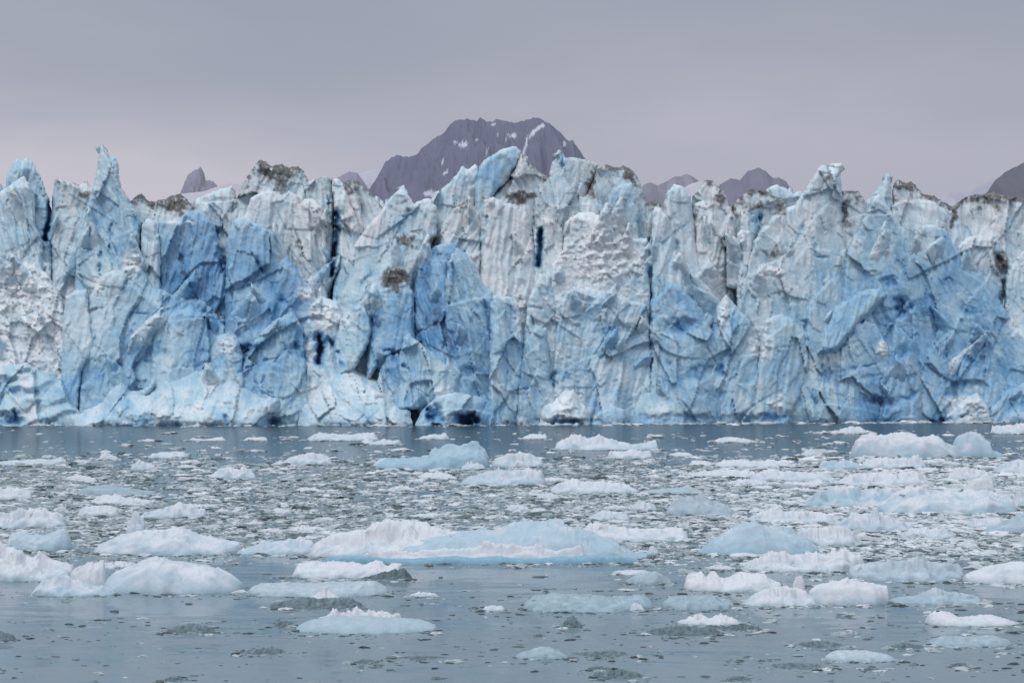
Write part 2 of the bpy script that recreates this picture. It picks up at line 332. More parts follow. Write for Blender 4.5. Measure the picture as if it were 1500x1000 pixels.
    b = b+.06*(1-sm(0, .05, e1))*blue*2+.05*(1-sm(0, .07, e2))*blue*2
    for kk, (lx, ly) in enumerate(((26, 60), (15, 22), (40, 14))):      # hairline cracks
        ln = np.abs(perlin((Ug+.4*Vg*(kk-1))/lx, Vg/ly, sd+77+kk)); msk = np.clip(fbm(Ug/40, Vg/40, sd+87+kk, 2)+.15, 0, 1)
        q = (1-sm(0, .035, ln))*msk; b = b+.10*q; d = d+.12*q
    b = b-.13*(1-np.clip(S/3.0, 0, 1))*np.clip(gy/gl+.5, 0, 1)                      # thin pale edges
    wob_u = Ug+2.2*perlin(Ug/9, Vg/9, 51)+1.2*perlin(Ug/4, Vg/4, 52); wob_v = Vg+2.2*perlin(Ug/9, Vg/9, 53)+1.2*perlin(Ug/4, Vg/4, 54)
    seam_b = np.zeros(U.shape)
    for pts, w, dep, add in SEAMS:
        xs = [q[0] for q in pts]; ys = [q[1] for q in pts]
        if max(xs)+12 < u0 or min(xs)-12 > u1 or max(ys)+12 < v0 or min(ys)-12 > v1: continue
        big = add > .85
        ww = w*np.clip(.8+.9*perlin(Ug/11, Vg/11, 55), .25, 1.6) if not big else w
        q = np.exp(-(seg_dist(wob_u, wob_v, pts)/ww)**2)
        if not big: q = q*np.clip(.4+1.1*perlin(Ug/16, Vg/16, 56), 0, .8)
        halo = np.exp(-(seg_dist(wob_u, wob_v, pts)/(w*3.2))**2)*.22*min(add, .5)
        d = d+dep*.65*q; seam_b = np.maximum(seam_b, add*(1 if big else .8)*q+halo)
    pu = Ug+6*perlin(Ug/14, Vg/14, 61)+3*perlin(Ug/6, Vg/6, 62); pv = Vg+6*perlin(Ug/14, Vg/14, 63)+3*perlin(Ug/6, Vg/6, 64)
    pool_b = np.zeros(U.shape)
    for x, y, rx, ry, an, add, dep in POOLS:
        R = max(rx, ry)*1.6+10
        if x+R < u0 or x-R > u1 or y+R < v0 or y-R > v1: continue
        a = math.radians(an); cu = (pu-x)*math.cos(a)+(pv-y)*math.sin(a); cv = -(pu-x)*math.sin(a)+(pv-y)*math.cos(a)
        q = np.exp(-((cu/rx)**2+(cv/ry)**2)**1.5)
        d = d+dep*.6*q; pool_b = np.maximum(pool_b, add*.85*q)
    b = b+seam_b+pool_b*(.8+.5*fbm(Ug/7, Vg/16, 91, 3))*(1-.75*rub)
    b = b+cr*(.16*(1-sm(0, .12, q1))+.10*k1)
    b = b*(1-.75*cr*(1-np.clip(seam_b+.6*pool_b, 0, 1)))
    # wave-cut notch and wet foot
    Y0 = front_line(Ug)+off
    zz = CAMH+(HOR-Vg)*Y0/FPX
    foot = np.exp(-np.clip(zz-.2, 0, None)/1.5)*(.6+.6*perlin(Ug/22, Vg/60, 44))
    d = d+2.2*np.clip(foot, 0, 1); b = b+.26*np.clip(foot, 0, 1)
    c = ice_col(b)
    c = lerp(c, np.array([.80, .81, .835]), (cr*(.45 if name == 'rubble_apron' else .75)*(1-np.clip(seam_b+.5*pool_b, 0, 1))*(1-.5*np.clip(foot, 0, 1)))[..., None])
    # dirt: along the upper edges and in the listed bands
    topness = np.clip(gy/gl, 0, 1)*(1-np.clip(S/13, 0, 1))*(1-sm(330, 430, Vg))
    dm = np.maximum(dirt*1.3*topness, feat(pu, pv, DIRT, 0))
    dn = .5+.5*fbm(Ug/9, Vg/9, 83, 4)+.35*fbm(Ug/3.5, Vg/5, 84, 2)
    dm = sm(.22, .7, dm*(.35+dn))*np.clip(.45+.6*dm, 0, 1)
    stain = np.clip(.25+fbm(Ug/30, Vg/22, 95, 4)+.3*fbm(wU/5, wV/30, 96, 3), 0, 1)*(1-sm(300, 450, Vg))*np.clip(.35+dirt, 0, 1)*.5
    c = lerp(c, np.array([.35, .345, .34]), stain[..., None])
    streak = np.clip(fbm(wU/4.5, wV/45, sd+80, 3)-.15, 0, 1)*.35*dirt*2*(1-sm(300, 460, Vg))
    dm = np.clip(dm+streak, 0, .95)
    dc = np.stack([.088+0*b, .082+0*b, .078+0*b], -1)*(1+.9*fbm(Ug/3, Vg/3, 85, 2))[..., None]
    dc = np.clip(dc, .02, .35)
    c = lerp(c, dc, dm[..., None]); d = d-.8*dm*dn
    c = c*(1+.045*fbm(Ug/3, Vg/3, sd+90, 2)+.06*fbm(Ug/18, Vg/30, sd+91, 3))[..., None]
    Y = front_line(Ug)+d
    ii = ((Vg[ins]-200)/2).astype(int).clip(0, 229); jj = ((Ug[ins]+230)/2).astype(int).clip(0, 979)
    np.minimum.at(DB, (ii, jj), d[ins])
    W = to_world(Ug, Vg, Y); W[..., 1] -= 388.0
    # keep only used verts
    nr, ncn = U.shape
    idx = np.arange(nr*ncn).reshape(nr, ncn)
    q = np.stack([idx[:-1, :-1], idx[1:, :-1], idx[1:, 1:], idx[:-1, 1:]], -1)[cell]
    e = np.concatenate([q[:, [0, 1]], q[:, [1, 2]], q[:, [2, 3]], q[:, [3, 0]]])
    key = np.minimum(e[:, 0], e[:, 1]).astype(np.int64)*(nr*ncn)+np.maximum(e[:, 0], e[:, 1])
    _, inv, cnt = np.unique(key, return_inverse=True, return_counts=True)
    be = e[cnt[inv] == 1]
    bv = np.unique(be)
    Wf = W.reshape(-1, 3); cf = c.reshape(-1, 3)
    # the sides and back: two rings that close in behind the face
    inw = min(12.0, .55*S.max()); Yb = Wf[bv, 1]+388.0
    gu, gv = (gx/gl).ravel()[bv], (gy/gl).ravel()[bv]; ub, vb = Ug.ravel()[bv], Vg.ravel()[bv]
    rings = []; sqs = []; prev = None
    for kf, ki in ((.4, .35), (1.0, 1.0)):
        Yk = Yb+thick*kf*(1+.3*perlin(ub/14, vb/14, sd+3)); wv = to_world(ub+gu*inw*ki, vb+gv*inw*ki, Yk); wv[:, 1] -= 388.0
        rm_ = np.full(nr*ncn, -1); rm_[bv] = nr*ncn+len(rings)*len(bv)+np.arange(len(bv)); rings.append(wv)
        a0, a1 = (be[:, 0], be[:, 1]) if prev is None else (prev[be[:, 0]], prev[be[:, 1]])
        sqs.append(np.stack([a1, a0, rm_[be[:, 0]], rm_[be[:, 1]]], -1)); prev = rm_
    allv = np.concatenate([Wf]+rings); allc = np.concatenate([cf, cf[bv], cf[bv]]); allq = np.concatenate([q]+sqs)
    used = np.unique(allq); rm = np.full(len(allv), -1); rm[used] = np.arange(len(used))
    me = mesh_np(name, allv[used], rm[allq], np.clip(allc[used], .01, .9), MAT_GLACIER)
    o = link(name, me, GLACIER)
    if label: o['label'] = label
    return o

B = 640
# --- the mass of the wall behind everything
piece('ice_wall', [(-220, B), (-220, 306), (0, 306), (60, 312), (130, 306), (190, 314), (280, 318), (350, 306), (440, 292), (520, 308), (600, 312), (660, 298), (720, 283), (800, 288), (900, 298), (960, 314), (1060, 316), (1120, 307), (1180, 308), (1280, 316), (1390, 318), (1500, 306), (1560, 300), (1720, 300), (1720, B)],
      70, blue=.3, dirt=.5, fac=1.3, step=2.4, lean=.07, thick=60)
# --- skyline seracs, left to right
piece('serac', [(-60, B), (-60, 275), (-20, 262), (0, 269), (7, 276), (10, 255), (20, 237), (26, 233), (32, 236), (40, 231), (48, 237), (55, 251), (61, 263), (67, 279), (73, 292), (76, 310), (76, B)], 14, blue=.4, dirt=.1, label='rounded twin-humped serac at the left end of the skyline')
piece('serac', [(-60, B), (-60, 300), (-10, 290), (5, 277), (18, 268), (35, 257), (44, 271), (50, 284), (52, 330), (63, 352), (60, B)], 3, blue=.22, dirt=.15, fac=.7, flute=1.4)
piece('serac', [(72, B), (76, 299), (80, 263), (85, 260), (93, 265), (107, 267), (115, 272), (127, 264), (134, 275), (150, 300), (150, B)], 12, blue=.12, dirt=.5, label='flat-topped grey serac left of the tall spire')
piece('ice_spire', [(108, B), (110, 345), (117, 322), (128, 300), (134, 284), (137, 270), (140, 252), (144, 233), (147, 217), (151, 212), (155, 220), (161, 230), (169, 230), (173, 240), (175, 260), (179, 276), (187, 288), (193, 298), (207, 324), (206, 380), (215, B)], -2, blue=.3, dirt=.06, fac=.8, flute=1.3, er=6, label='tallest needle-topped ice spire')
piece('serac', [(180, B), (186, 297), (199, 287), (208, 284), (219, 295), (232, 294), (241, 291), (252, 286), (265, 284), (280, 298), (297, 308), (310, 320), (320, B)], 14, blue=.15, dirt=1.0, label='low serac capped with dark dirt beside the spire')
piece('ice_slab', [(206, B), (207, 330), (211, 322), (219, 320), (229, 327), (233, 345), (236, 420), (240, B)], -4, blue=.18, dirt=.2, flute=.8)
piece('ice_slab', [(230, B), (231, 326), (245, 320), (261, 325), (269, 313), (283, 308), (296, 308), (307, 321), (315, 332), (320, 356), (333, 402), (340, B)], -2, blue=.52, dirt=.3, fac=.6, flute=1.4, label='bright blue upright ice slab below the dirt-capped serac')
piece('serac', [(278, B), (284, 296), (296, 286), (320, 278), (340, 272), (352, 300), (356, B)], 18, blue=.12, dirt=.25)
piece('serac', [(330, B), (340, 300), (348, 290), (357, 268), (373, 242), (381, 234), (400, 243), (414, 239), (422, 246), (436, 244), (446, 251), (451, 262), (460, 300), (462, B)], 16, blue=.16, dirt=1.0, label='dark dirt-capped rounded serac on the left skyline')
piece('serac', [(352, B), (356, 320), (368, 290), (384, 280), (400, 278), (414, 286), (424, 279), (438, 288), (444, 330), (450, B)], 8, blue=.08, dirt=.2, fac=.8)
piece('ice_slab', [(328, B), (331, 352), (337, 334), (344, 321), (357, 316), (368, 321), (381, 331), (397, 341), (414, 363), (428, 385), (444, 413), (456, 432), (470, 470), (480, 520), (480, B)], -8, blue=.46, dirt=.05, fac=.8, flute=.9, label='broad blue triangular slab sloping down to the right')
piece('serac', [(444, B), (447, 266), (464, 262), (478, 257), (487, 261), (490, 300), (486, 410), (488, B)], 10, blue=.12, dirt=.55, flute=1.6)
piece('serac', [(424, B), (428, 330), (436, 300), (447, 290), (462, 292), (474, 305), (478, 330), (480, 400), (484, B)], 4, blue=.06, dirt=.4, flute=1.6)
piece('serac', [(486, B), (490, 300), (485, 262), (498, 264), (505, 276), (518, 310), (530, 345), (520, 420), (500, B)], 9, blue=.12, dirt=.3, flute=1.4)
piece('serac', [(498, B), (502, 268), (514, 264), (528, 267), (538, 279), (548, 287), (560, 304), (575, 330), (575, B)], 16, blue=.15, dirt=.9, label='dark-topped serac in front of the small grey hill')
piece('ice_ridge', [(478, B), (488, 420), (500, 388), (520, 357), (540, 329), (559, 307), (573, 288), (584, 277), (591, 270), (597, 284), (607, 298), (616, 293), (629, 290), (640, 303), (640, 345), (612, 390), (585, 440), (560, B)], 0, blue=.14, dirt=.25, fac=.5, flute=1.2, label='pale pointed ridge running down to the left')
piece('ice_slab', [(540, 470), (542, 420), (559, 383), (576, 363), (598, 340), (618, 334), (625, 346), (620, 371), (606, 400), (596, 440), (590, 470)], -5, blue=.12, dirt=.8, fac=.8, wob=1.2, label='brown dirt-covered leaning slab')
piece('serac', [(620, B), (628, 300), (637, 281), (657, 270), (668, 256), (677, 243), (686, 248), (696, 239), (706, 262), (716, 290), (720, B)], 12, blue=.2, dirt=.25, label='twin-pointed serac left of the tilted blue slab')
piece('serac', [(636, B), (646, 330), (664, 306), (684, 298), (700, 305), (706, 350), (700, B)], 3, blue=.1, dirt=.4, flute=1.3)
piece('ice_slab', [(690, 400), (697, 268), (702, 246), (710, 233), (730, 221), (755, 214), (764, 221), (758, 243), (739, 269), (722, 286), (720, 400)], 6, blue=.32, dirt=.15, fac=.35, flute=.6, label='tilted blue slab at the top of the central skyline')
piece('serac', [(706, B), (720, 286), (738, 268), (757, 244), (764, 223), (772, 234), (781, 243), (797, 257), (808, 262), (815, 300), (820, B)], 9, blue=.14, dirt=.7, label='faceted grey serac behind the tilted blue slab')
piece('ice_pillar', [(700, B), (704, 330), (708, 293), (722, 288), (740, 297), (769, 300), (777, 325), (781, 350), (786, 388), (786, B)], -1, blue=.04, dirt=.3, fac=.45, flute=1.6, label='broad pinkish white fluted ice pillar')
piece('serac', [(775, B), (782, 300), (790, 270), (803, 262), (812, 280), (818, 320), (812, 345), (800, B)], 4, blue=.08, dirt=.45)
piece('ice_blade', [(790, 480), (793, 385), (796, 320), (809, 320), (820, 330), (827, 345), (828, 480)], -3, blue=.06, dirt=.25, fac=.5)
piece('ice_pillar', [(798, B), (805, 253), (812, 228), (819, 219), (828, 231), (845, 231), (860, 233), (877, 242), (870, 262), (858, 290), (850, 330), (840, B)], 10, blue=.26, dirt=.4, flute=1.5, label='notched pillar with a bright blue cleft at its top')
piece('serac', [(846, B), (856, 290), (866, 262), (874, 248), (885, 242), (905, 245), (914, 243), (929, 252), (938, 265), (945, 287), (950, 310), (952, B)], 11, blue=.2, dirt=.8, label='dark-topped serac right of the notched pillar')
piece('ice_blade', [(846, 420), (848, 287), (860, 286), (873, 297), (882, 320), (884, 420)], 2, blue=.24, dirt=.5, fac=.5, er=3)
piece('ice_pillar', [(880, B), (885, 310), (889, 287), (899, 276), (911, 268), (925, 268), (933, 275), (938, 297), (937, 360), (940, B)], 1, blue=.28, dirt=.1, fac=.4, er=7, label='smooth pale blue round-topped pillar')
piece('ice_face', [(790, B), (806, 390), (824, 367), (827, 325), (847, 312), (863, 310), (879, 318), (900, 334), (921, 347), (948, 350), (953, 420), (955, B)], -7, blue=.16, crumb=.5, dirt=.05, fac=.8, label='crumbly white ice face in the middle of the wall')
piece('serac', [(940, B), (944, 300), (960, 292), (975, 305), (980, B)], 15, blue=.1, dirt=.8)
piece('ice_pillar', [(952, B), (955, 312), (960, 303), (968, 305), (978, 317), (985, 340), (994, 383), (1008, 430), (1020, B)], -5, blue=.2, dirt=.1, fac=.4, flute=1.5, label='tall smooth pillar right of the long dark crack')
piece('ice_pillar', [(968, B), (972, 300), (977, 279), (988, 270), (1000, 273), (1012, 286), (1016, 308), (1020, 351), (1028, 393), (1040, 430), (1050, B)], 2, blue=.2, dirt=.1, fac=.35, flute=1.3, er=7, label='round-headed bluish pillar')
piece('serac', [(1008, B), (1014, 288), (1023, 280), (1033, 264), (1044, 265), (1060, 281), (1071, 303), (1078, 325), (1080, B)], 12, blue=.1, dirt=.8, label='dirty peaked serac in front of the right hills')
piece('serac', [(1016, B), (1018, 300), (1030, 292), (1046, 312), (1056, 345), (1066, 380), (1066, B)], 6, blue=.06, dirt=.15, flute=1.3)
piece('serac', [(1064, B), (1072, 298), (1087, 286), (1103, 276), (1120, 280), (1140, 288), (1152, 300), (1160, B)], 16, blue=.12, dirt=.8)
piece('serac', [(1110, B), (1118, 286), (1124, 276), (1137, 270), (1151, 276), (1163, 284), (1172, 278), (1190, 300), (1190, B)], 24, blue=.22, dirt=.3)
piece('ice_pillar', [(1078, B), (1080, 345), (1086, 336), (1098, 338), (1102, 360), (1092, 440), (1090, B)], 0, blue=.08, dirt=.1)
piece('serac', [(1076, B), (1084, 322), (1096, 300), (1110, 302), (1112, 330), (1104, 360), (1100, B)], 7, blue=.16, dirt=.3)
piece('ice_spire', [(1072, B), (1080, 440), (1092, 390), (1104, 353), (1119, 330), (1140, 311), (1163, 300), (1180, 277), (1191, 257), (1201, 244), (1212, 241), (1223, 239), (1233, 238), (1236, 247), (1231, 258), (1233, 282), (1234, 313), (1240, 360), (1252, 420), (1256, B)], -3, blue=.2, dirt=.25, fac=.75, flute=1.2, er=6, label='hooked leaning ice tower on the right skyline')
piece('serac', [(1222, B), (1230, 280), (1241, 279), (1257, 281), (1268, 296), (1276, 320), (1280, B)], 8, blue=.14, dirt=.8)
piece('ice_spire', [(1262, B), (1268, 296), (1284, 279), (1294, 264), (1297, 254), (1304, 255), (1305, 270), (1307, 300), (1310, B)], 10, blue=.35, dirt=.05, wob=.6, label='thin finger of ice beside the dark boulder-topped serac')
piece('serac', [(1298, B), (1307, 282), (1309, 269), (1315, 264), (1327, 269), (1335, 267), (1353, 283), (1367, 287), (1383, 295), (1397, 305), (1400, B)], 12, blue=.12, dirt=.9, label='serac with a black boulder-like dirt cap on the right')
piece('ice_face', [(1300, B), (1306, 300), (1322, 293), (1345, 291), (1370, 295), (1388, 312), (1386, 345), (1390, B)], 5, blue=.14, dirt=.3, fac=.7)
piece('serac', [(1376, B), (1386, 335), (1394, 305), (1407, 294), (1418, 287), (1436, 284), (1457, 280), (1473, 287), (1500, 290), (1530, 286), (1570, 300), (1570, B)], 10, blue=.06, dirt=.9, flute=1.3, label='wide dirty white serac at the right end')
piece('serac', [(1396, B), (1402, 360), (1420, 345), (1444, 350), (1464, 385), (1474, 440), (1478, B)], 3, blue=.04, dirt=.2)
piece('serac', [(1462, B), (1474, 400), (1494, 370), (1530, 350), (1570, 360), (1570, B)], 2, blue=.05, dirt=.2)
# --- the blue faces in front
piece('ice_face', [(1226, B), (1232, 440), (1240, 372), (1256, 336), (1271, 305), (1281, 287), (1289, 283), (1297, 295), (1309, 315), (1327, 340), (1342, 362), (1356, 390), (1372, 430), (1384, B)], -6, blue=.32, dirt=.04, fac=.9, flute=.9, label='light blue pyramid face at the right')
piece('ice_face', [(1330, B), (1338, 400), (1342, 352), (1345, 337), (1352, 331), (1369, 328), (1383, 335), (1393, 351), (1407, 372), (1420, 392), (1434, 402), (1449, 427), (1473, 453), (1487, 480), (1502, 500), (1530, 530), (1570, 560), (1570, B)], -8, blue=.34, dirt=.12, fac=.9, label='blue face sloping down to the right edge')
piece('ice_slab', [(1196, 520), (1202, 498), (1211, 470), (1221, 448), (1250, 430), (1292, 418), (1306, 432), (1288, 450), (1266, 469), (1245, 493), (1228, 516)], -8.5, blue=.26, dirt=.02, fac=.4, crumb=.05, er=4, rw=9)
piece('ice_buttress', [(1100, B), (1110, 540), (1120, 470), (1138, 460), (1160, 466), (1180, 490), (1186, 530), (1174, 580), (1160, 605), (1150, B)], -9, blue=.2, dirt=.2, fac=.7)
piece('ice_slab', [(1284, B), (1296, 560), (1304, 500), (1310, 474), (1322, 482), (1340, 500), (1350, 560), (1352, B)], -14, blue=.3, dirt=0, fac=.6, er=4, rw=10)
piece('ice_slab', [(1398, B), (1402, 545), (1416, 500), (1428, 486), (1440, 480), (1448, 520), (1470, 570), (1500, 600), (1500, B)], -13, blue=.32, dirt=0, fac=.8, er=5)
piece('ice_face', [(1036, B), (1040, 500), (1050, 448), (1064, 430), (1080, 450), (1098, 470), (1112, 520), (1116, B)], -7, blue=.27, dirt=.05)
piece('ice_face', [(950, B), (953, 440), (966, 432), (984, 410), (1000, 424), (1022, 446), (1036, 470), (1052, 500), (1060, B)], -11, blue=.3, dirt=.02, fac=.9)
piece('ice_face', [(806, B), (812, 500), (822, 440), (836, 420), (870, 424), (905, 426), (925, 440), (948, 446), (955, 520), (955, B)], -13, blue=.3, dirt=.06, fac=.9, crumb=.25)
piece('ice_face', [(652, B), (652, 420), (656, 384), (668, 362), (684, 372), (694, 384), (706, 410), (720, 428), (730, 470), (735, B)], -9, blue=.36, dirt=.03, flute=1.8, fac=.7, label='tall blue fluted face left of the white strip')
piece('ice_slab', [(602, B), (606, 420), (612, 374), (632, 362), (650, 356), (664, 356), (678, 367), (692, 378), (690, B)], -4, blue=.55, dirt=.05, flute=1.4, fac=.7, label='deepest blue slab beside the dirt-covered leaning slab')
piece('ice_pillar', [(716, B), (718, 450), (722, 432), (748, 434), (760, 445), (768, 500), (766, B)], -12, blue=.22, dirt=.05, flute=1.2)
piece('ice_pillar', [(758, B), (764, 520), (774, 440), (790, 400), (806, 404), (816, 450), (820, 560), (820, B)], -10, blue=.24, dirt=.1, crumb=.3)
piece('ice_block', [(536, 560), (540, 470), (544, 428), (570, 420), (594, 411), (606, 430), (608, 500), (590, 520), (560, 530)], -11, blue=.34, dirt=.06, fac=.5, label='square blue block under the brown dirt')
piece('ice_block', [(488, 560), (488, 506), (497, 467), (513, 450), (537, 440), (547, 482), (538, 512), (520, 540)], -13, blue=.28, dirt=.02, fac=.6, crumb=.2, er=6)
piece('ice_block', [(580, 600), (582, 526), (592, 494), (599, 487), (612, 501), (633, 517), (655, 536), (671, 552), (667, 577), (640, 590), (612, 600)], -16, blue=.24, dirt=0, fac=.6, label='white-edged tooth-shaped block low in the centre')
piece('ice_block', [(548, 600), (556, 540), (566, 518), (584, 515), (594, 540), (604, 562), (600, 600)], -14, blue=.28, dirt=0, fac=.6)
piece('ice_pillar', [(88, 640), (92, 470), (96, 434), (112, 425), (128, 423), (134, 470), (141, 512), (120, 545), (112, 640)], -9, blue=.2, dirt=.08, fac=.25, flute=.6, crumb=.02, er=4)
piece('ice_face', [(-220, B), (-220, 330), (-60, 350), (0, 400), (40, 382), (70, 400), (88, 430), (100, 470), (104, B)], -5, blue=.14, crumb=.6, dirt=.1, fac=.7, label='crumbly white ice face at the left edge')
piece('ice_face', [(112, B), (118, 520), (128, 440), (150, 400), (176, 396), (200, 380), (226, 420), (250, 430), (300, 440), (330, 470), (340, B)], -8, blue=.3, dirt=.08, fac=.9, label='blue cracked face under the tall spire')
piece('ice_slab', [(214, 600), (222, 500), (228, 466), (246, 462), (280, 446), (304, 462), (310, 520), (300, 560)], -13, blue=.26, dirt=.02, fac=.5, er=3)
piece('ice_block', [(306, 600), (309, 514), (317, 492), (333, 486), (349, 499), (356, 516), (360, 560), (350, 600)], -16, blue=.2, crumb=.2, dirt=0, fac=.5, er=6, label='rounded white ice block above the rubble mound')
piece('ice_face', [(340, B), (352, 540), (372, 500), (400, 470), (428, 455), (444, 480), (448, 540), (460, B)], -14, blue=.34, dirt=.02, fac=.9)
piece('ice_face', [(424, B), (440, 500), (452, 448), (470, 434), (494, 440), (504, 470), (500, 560), (500, B)], -9, blue=.22, crumb=.4, dirt=.2)
piece('ice_buttress', [(756, B), (760, 560), (770, 500), (786, 474), (800, 480), (806, 540), (812, 580), (812, B)], -15, blue=.26, dirt=0)
# --- rubble at the foot
piece('rubble_apron', [(96, B), (115, 608), (149, 589), (164, 570), (176, 556), (190, 571), (213, 571), (240, 552), (267, 545), (285, 536), (294, 540), (317, 524), (336, 524), (347, 549), (373, 572), (409, 577), (418, 584), (402, 608), (392, B)], -26, blue=.27, crumb=.36, dirt=0, fac=1.0, flute=.2, er=10, rw=30, lean=.22, label='pale rubble mound of collapsed ice at the foot of the left wall')
piece('rubble_apron', [(430, B), (444, 597), (456, 580), (468, 562), (473, 536), (490, 530), (508, 533), (529, 544), (545, 552), (566, 560), (580, 590), (600, 600), (610, B)], -22, blue=.22, crumb=.45, dirt=.05, flute=.2, er=8, rw=26, lean=.2, label='white crumbled ice fan between two blue walls')
piece('rubble_apron', [(786, B), (792, 604), (800, 592), (812, 586), (826, 572), (842, 570), (850, 588), (862, 600), (868, B)], -22, blue=.05, crumb=.8, dirt=.3, flute=.1, er=6, rw=16, lean=.16, label='white rubble heap with a dark hollow beneath it')
piece('ice_foot', [(-220, B), (-220, 560), (0, 536), (40, 530), (64, 545), (92, 560), (104, 590), (120, 606), (122, B)], -18, blue=.18, dirt=.1, flute=.1, fac=.8, er=6, swirl=.7, lean=.12, label='grey banded ice foot at the far left waterline')
piece('ice_block', [(912, B), (920, 600), (926, 574), (946, 562), (980, 560), (1000, 574), (1010, 600), (1020, B)], -16, blue=.24, dirt=0, fac=.5, flute=.3, er=7, rw=20, lean=.12)
piece('rubble_apron', [(1380, B), (1386, 606), (1398, 590), (1416, 580), (1432, 572), (1444, 590), (1452, 605), (1462, B)], -15, blue=.1, crumb=.6, dirt=.35, flute=.1, lean=.14, er=6)
piece('ice_foot', [(1440, B), (1452, 600), (1474, 572), (1500, 560), (1540, 545), (1620, 560), (1720, 540), (1720, B)], -16, blue=.3, dirt=0, lean=.1)
piece('ice_foot', [(600, B), (618, 600), (640, 580), (664, 574), (700, 580), (730, 590), (740, B)], -15, blue=.3, dirt=0, fac=.9, flute=.5, lean=.1)
piece('ice_foot', [(860, B), (872, 604), (896, 594), (916, 600), (922, B)], -17, blue=.32, dirt=.1, crumb=.2, lean=.1)

# leaning fins and broken shards standing on the faces
frs = np.random.RandomState(77)
k = 0
while k < 56:
    fx = frs.uniform(-40, 1540); fy = frs.uniform(370, 612); hh = frs.uniform(34, 105)*np.interp(fy, [370, 612], [1.1, .8]); wd = hh*frs.uniform(.5, .95)
    if fy-hh < 322: continue
    ln = frs.uniform(-.75, .75)*hh
    a = frs.uniform(.2, .5)
    P_ = [(fx-wd*.5, fy), (fx-wd*.45+ln*.35, fy-hh*.45), (fx-wd*.12+ln*.8, fy-hh*(.8+.1*a)), (fx+ln, fy-hh), (fx+wd*.16+ln*.85, fy-hh*.86), (fx+wd*(.3+.3*a)+ln*.4, fy-hh*(.5-.2*a)), (fx+wd*.55, fy-hh*.06), (fx+wd*.3, fy+6), (fx-wd*.2, fy+7)]
    iy = int((fy-hh*.5-200)/2); ix = int((fx+ln*.5+230)/2)
    loc = DB[max(iy-4, 0):iy+5, max(ix-4, 0):ix+5]
    if loc.min() > 60: continue
    dep = float(np.median(loc)); slope = 7.0/hh
    low = sm(400, 500, fy)
    piece('ice_fin', P_, dep+2.6-.05*0, blue=float(.10+.16*low+frs.uniform(-.05, .12)), dirt=0, fac=.5, flute=.4, crumb=float(frs.choice([0, .1, .35])), er=2.4, rw=5, wedge=.55, lean=-slope, thick=8, vref=fy)
    k += 1

# thin needles and small peaks breaking the row of tower tops
SKY = [(-40, 270), (10, 268), (40, 250), (80, 275), (130, 285), (190, 300), (260, 300), (340, 285), (400, 262), (470, 272), (530, 280), (590, 290), (640, 296), (690, 265), (760, 250), (830, 248), (900, 258), (960, 300), (1000, 284), (1080, 296), (1140, 286), (1200, 270), (1250, 290), (1300, 285), (1380, 300), (1460, 294), (1540, 296)]
for k in range(46):
    fx = frs.uniform(-20, 1530); row = k % 2
    ty = float(np.interp(fx, [q[0] for q in SKY], [q[1] for q in SKY]))+(frs.uniform(-12, 8) if row else frs.uniform(14, 70))
    hh = frs.uniform(40, 80) if row else frs.uniform(45, 110); wd = hh*frs.uniform(.28, .55); ln = frs.uniform(-.25, .25)*hh; fy = ty+hh; a = frs.rand()
    P_ = [(fx-wd*.6, fy), (fx-wd*.42+ln*.3, fy-hh*.45), (fx-wd*.2+ln*.75, fy-hh*.78), (fx+ln-wd*.03, fy-hh), (fx+ln+wd*.07, fy-hh*.97), (fx+wd*.14+ln*.8, fy-hh*(.78+.08*a)), (fx+wd*(.28+.1*a)+ln*.5, fy-hh*.55), (fx+wd*.6, fy)]
    if row:
        piece('ice_spire', P_, float(frs.uniform(18, 34)), blue=float(frs.uniform(.06, .22)), dirt=float(frs.choice([.1, .6])), fac=.5, flute=.7, er=2, rw=4, wedge=.5, thick=10, wob=.7)
    else:
        iy = int((fy-hh*.5-200)/2); ix = int((fx+ln*.5+230)/2); loc = DB[max(iy-4, 0):iy+5, max(ix-4, 0):ix+5]
        if loc.min() > 60: continue
        piece('ice_fin', P_+[(fx, fy+6)], float(np.median(loc))+2.2, blue=float(frs.uniform(.05, .25)), dirt=.1, fac=.5, flute=.5, er=2, rw=4, wedge=.5, lean=-6.0/hh, thick=8, vref=fy, wob=.8)

# plateau of broken ice running back from the front
def plateau():
    n, m = 150, 50
    S, T = np.meshgrid(np.linspace(-190, 215, n), np.linspace(0, 1, m))
    Y = front_line(750+S*FPX/440)+48+T*900; X = S*(1+T*1.6)
    z = np.interp(S, [-190, 0, 100, 215], [50, 54, 56, 58])+10*T+3.5*fbm(X/14, Y/30, 900, 4)+2*ridged(X/9, Y/22, 910, 3)-6*(1-sm(0, .05, T))
    c = ice_col(.08+.1*fbm(X/10, Y/20, 920, 3)); dm = sm(.1, .5, fbm(X/16, Y/24, 930, 4))[..., None]*.5
    c = lerp(c, np.array([.2, .18, .16]), dm)
    V = np.stack([X, Y-388, z], -1).reshape(-1, 3)
    i = np.arange(n*m).reshape(m, n); q = np.stack([i[:-1, :-1], i[:-1, 1:], i[1:, 1:], i[1:, :-1]], -1).reshape(-1, 4)
    link('ice_plateau', mesh_np('ice_plateau', V, q, c.reshape(-1, 3), MAT_GLACIER), GLACIER)
plateau()

# ------------------------------------------------------------------ water
def water():
    me = bpy.data.meshes.new('water')
    me.from_pydata([(-9000, -300, 0), (9000, -300, 0), (9000, 14000, 0), (-9000, 14000, 0)], [], [(0, 1, 2, 3)])
    me.materials.append(MAT_WATER)
    tag(link('water', me), kind='structure')
water()

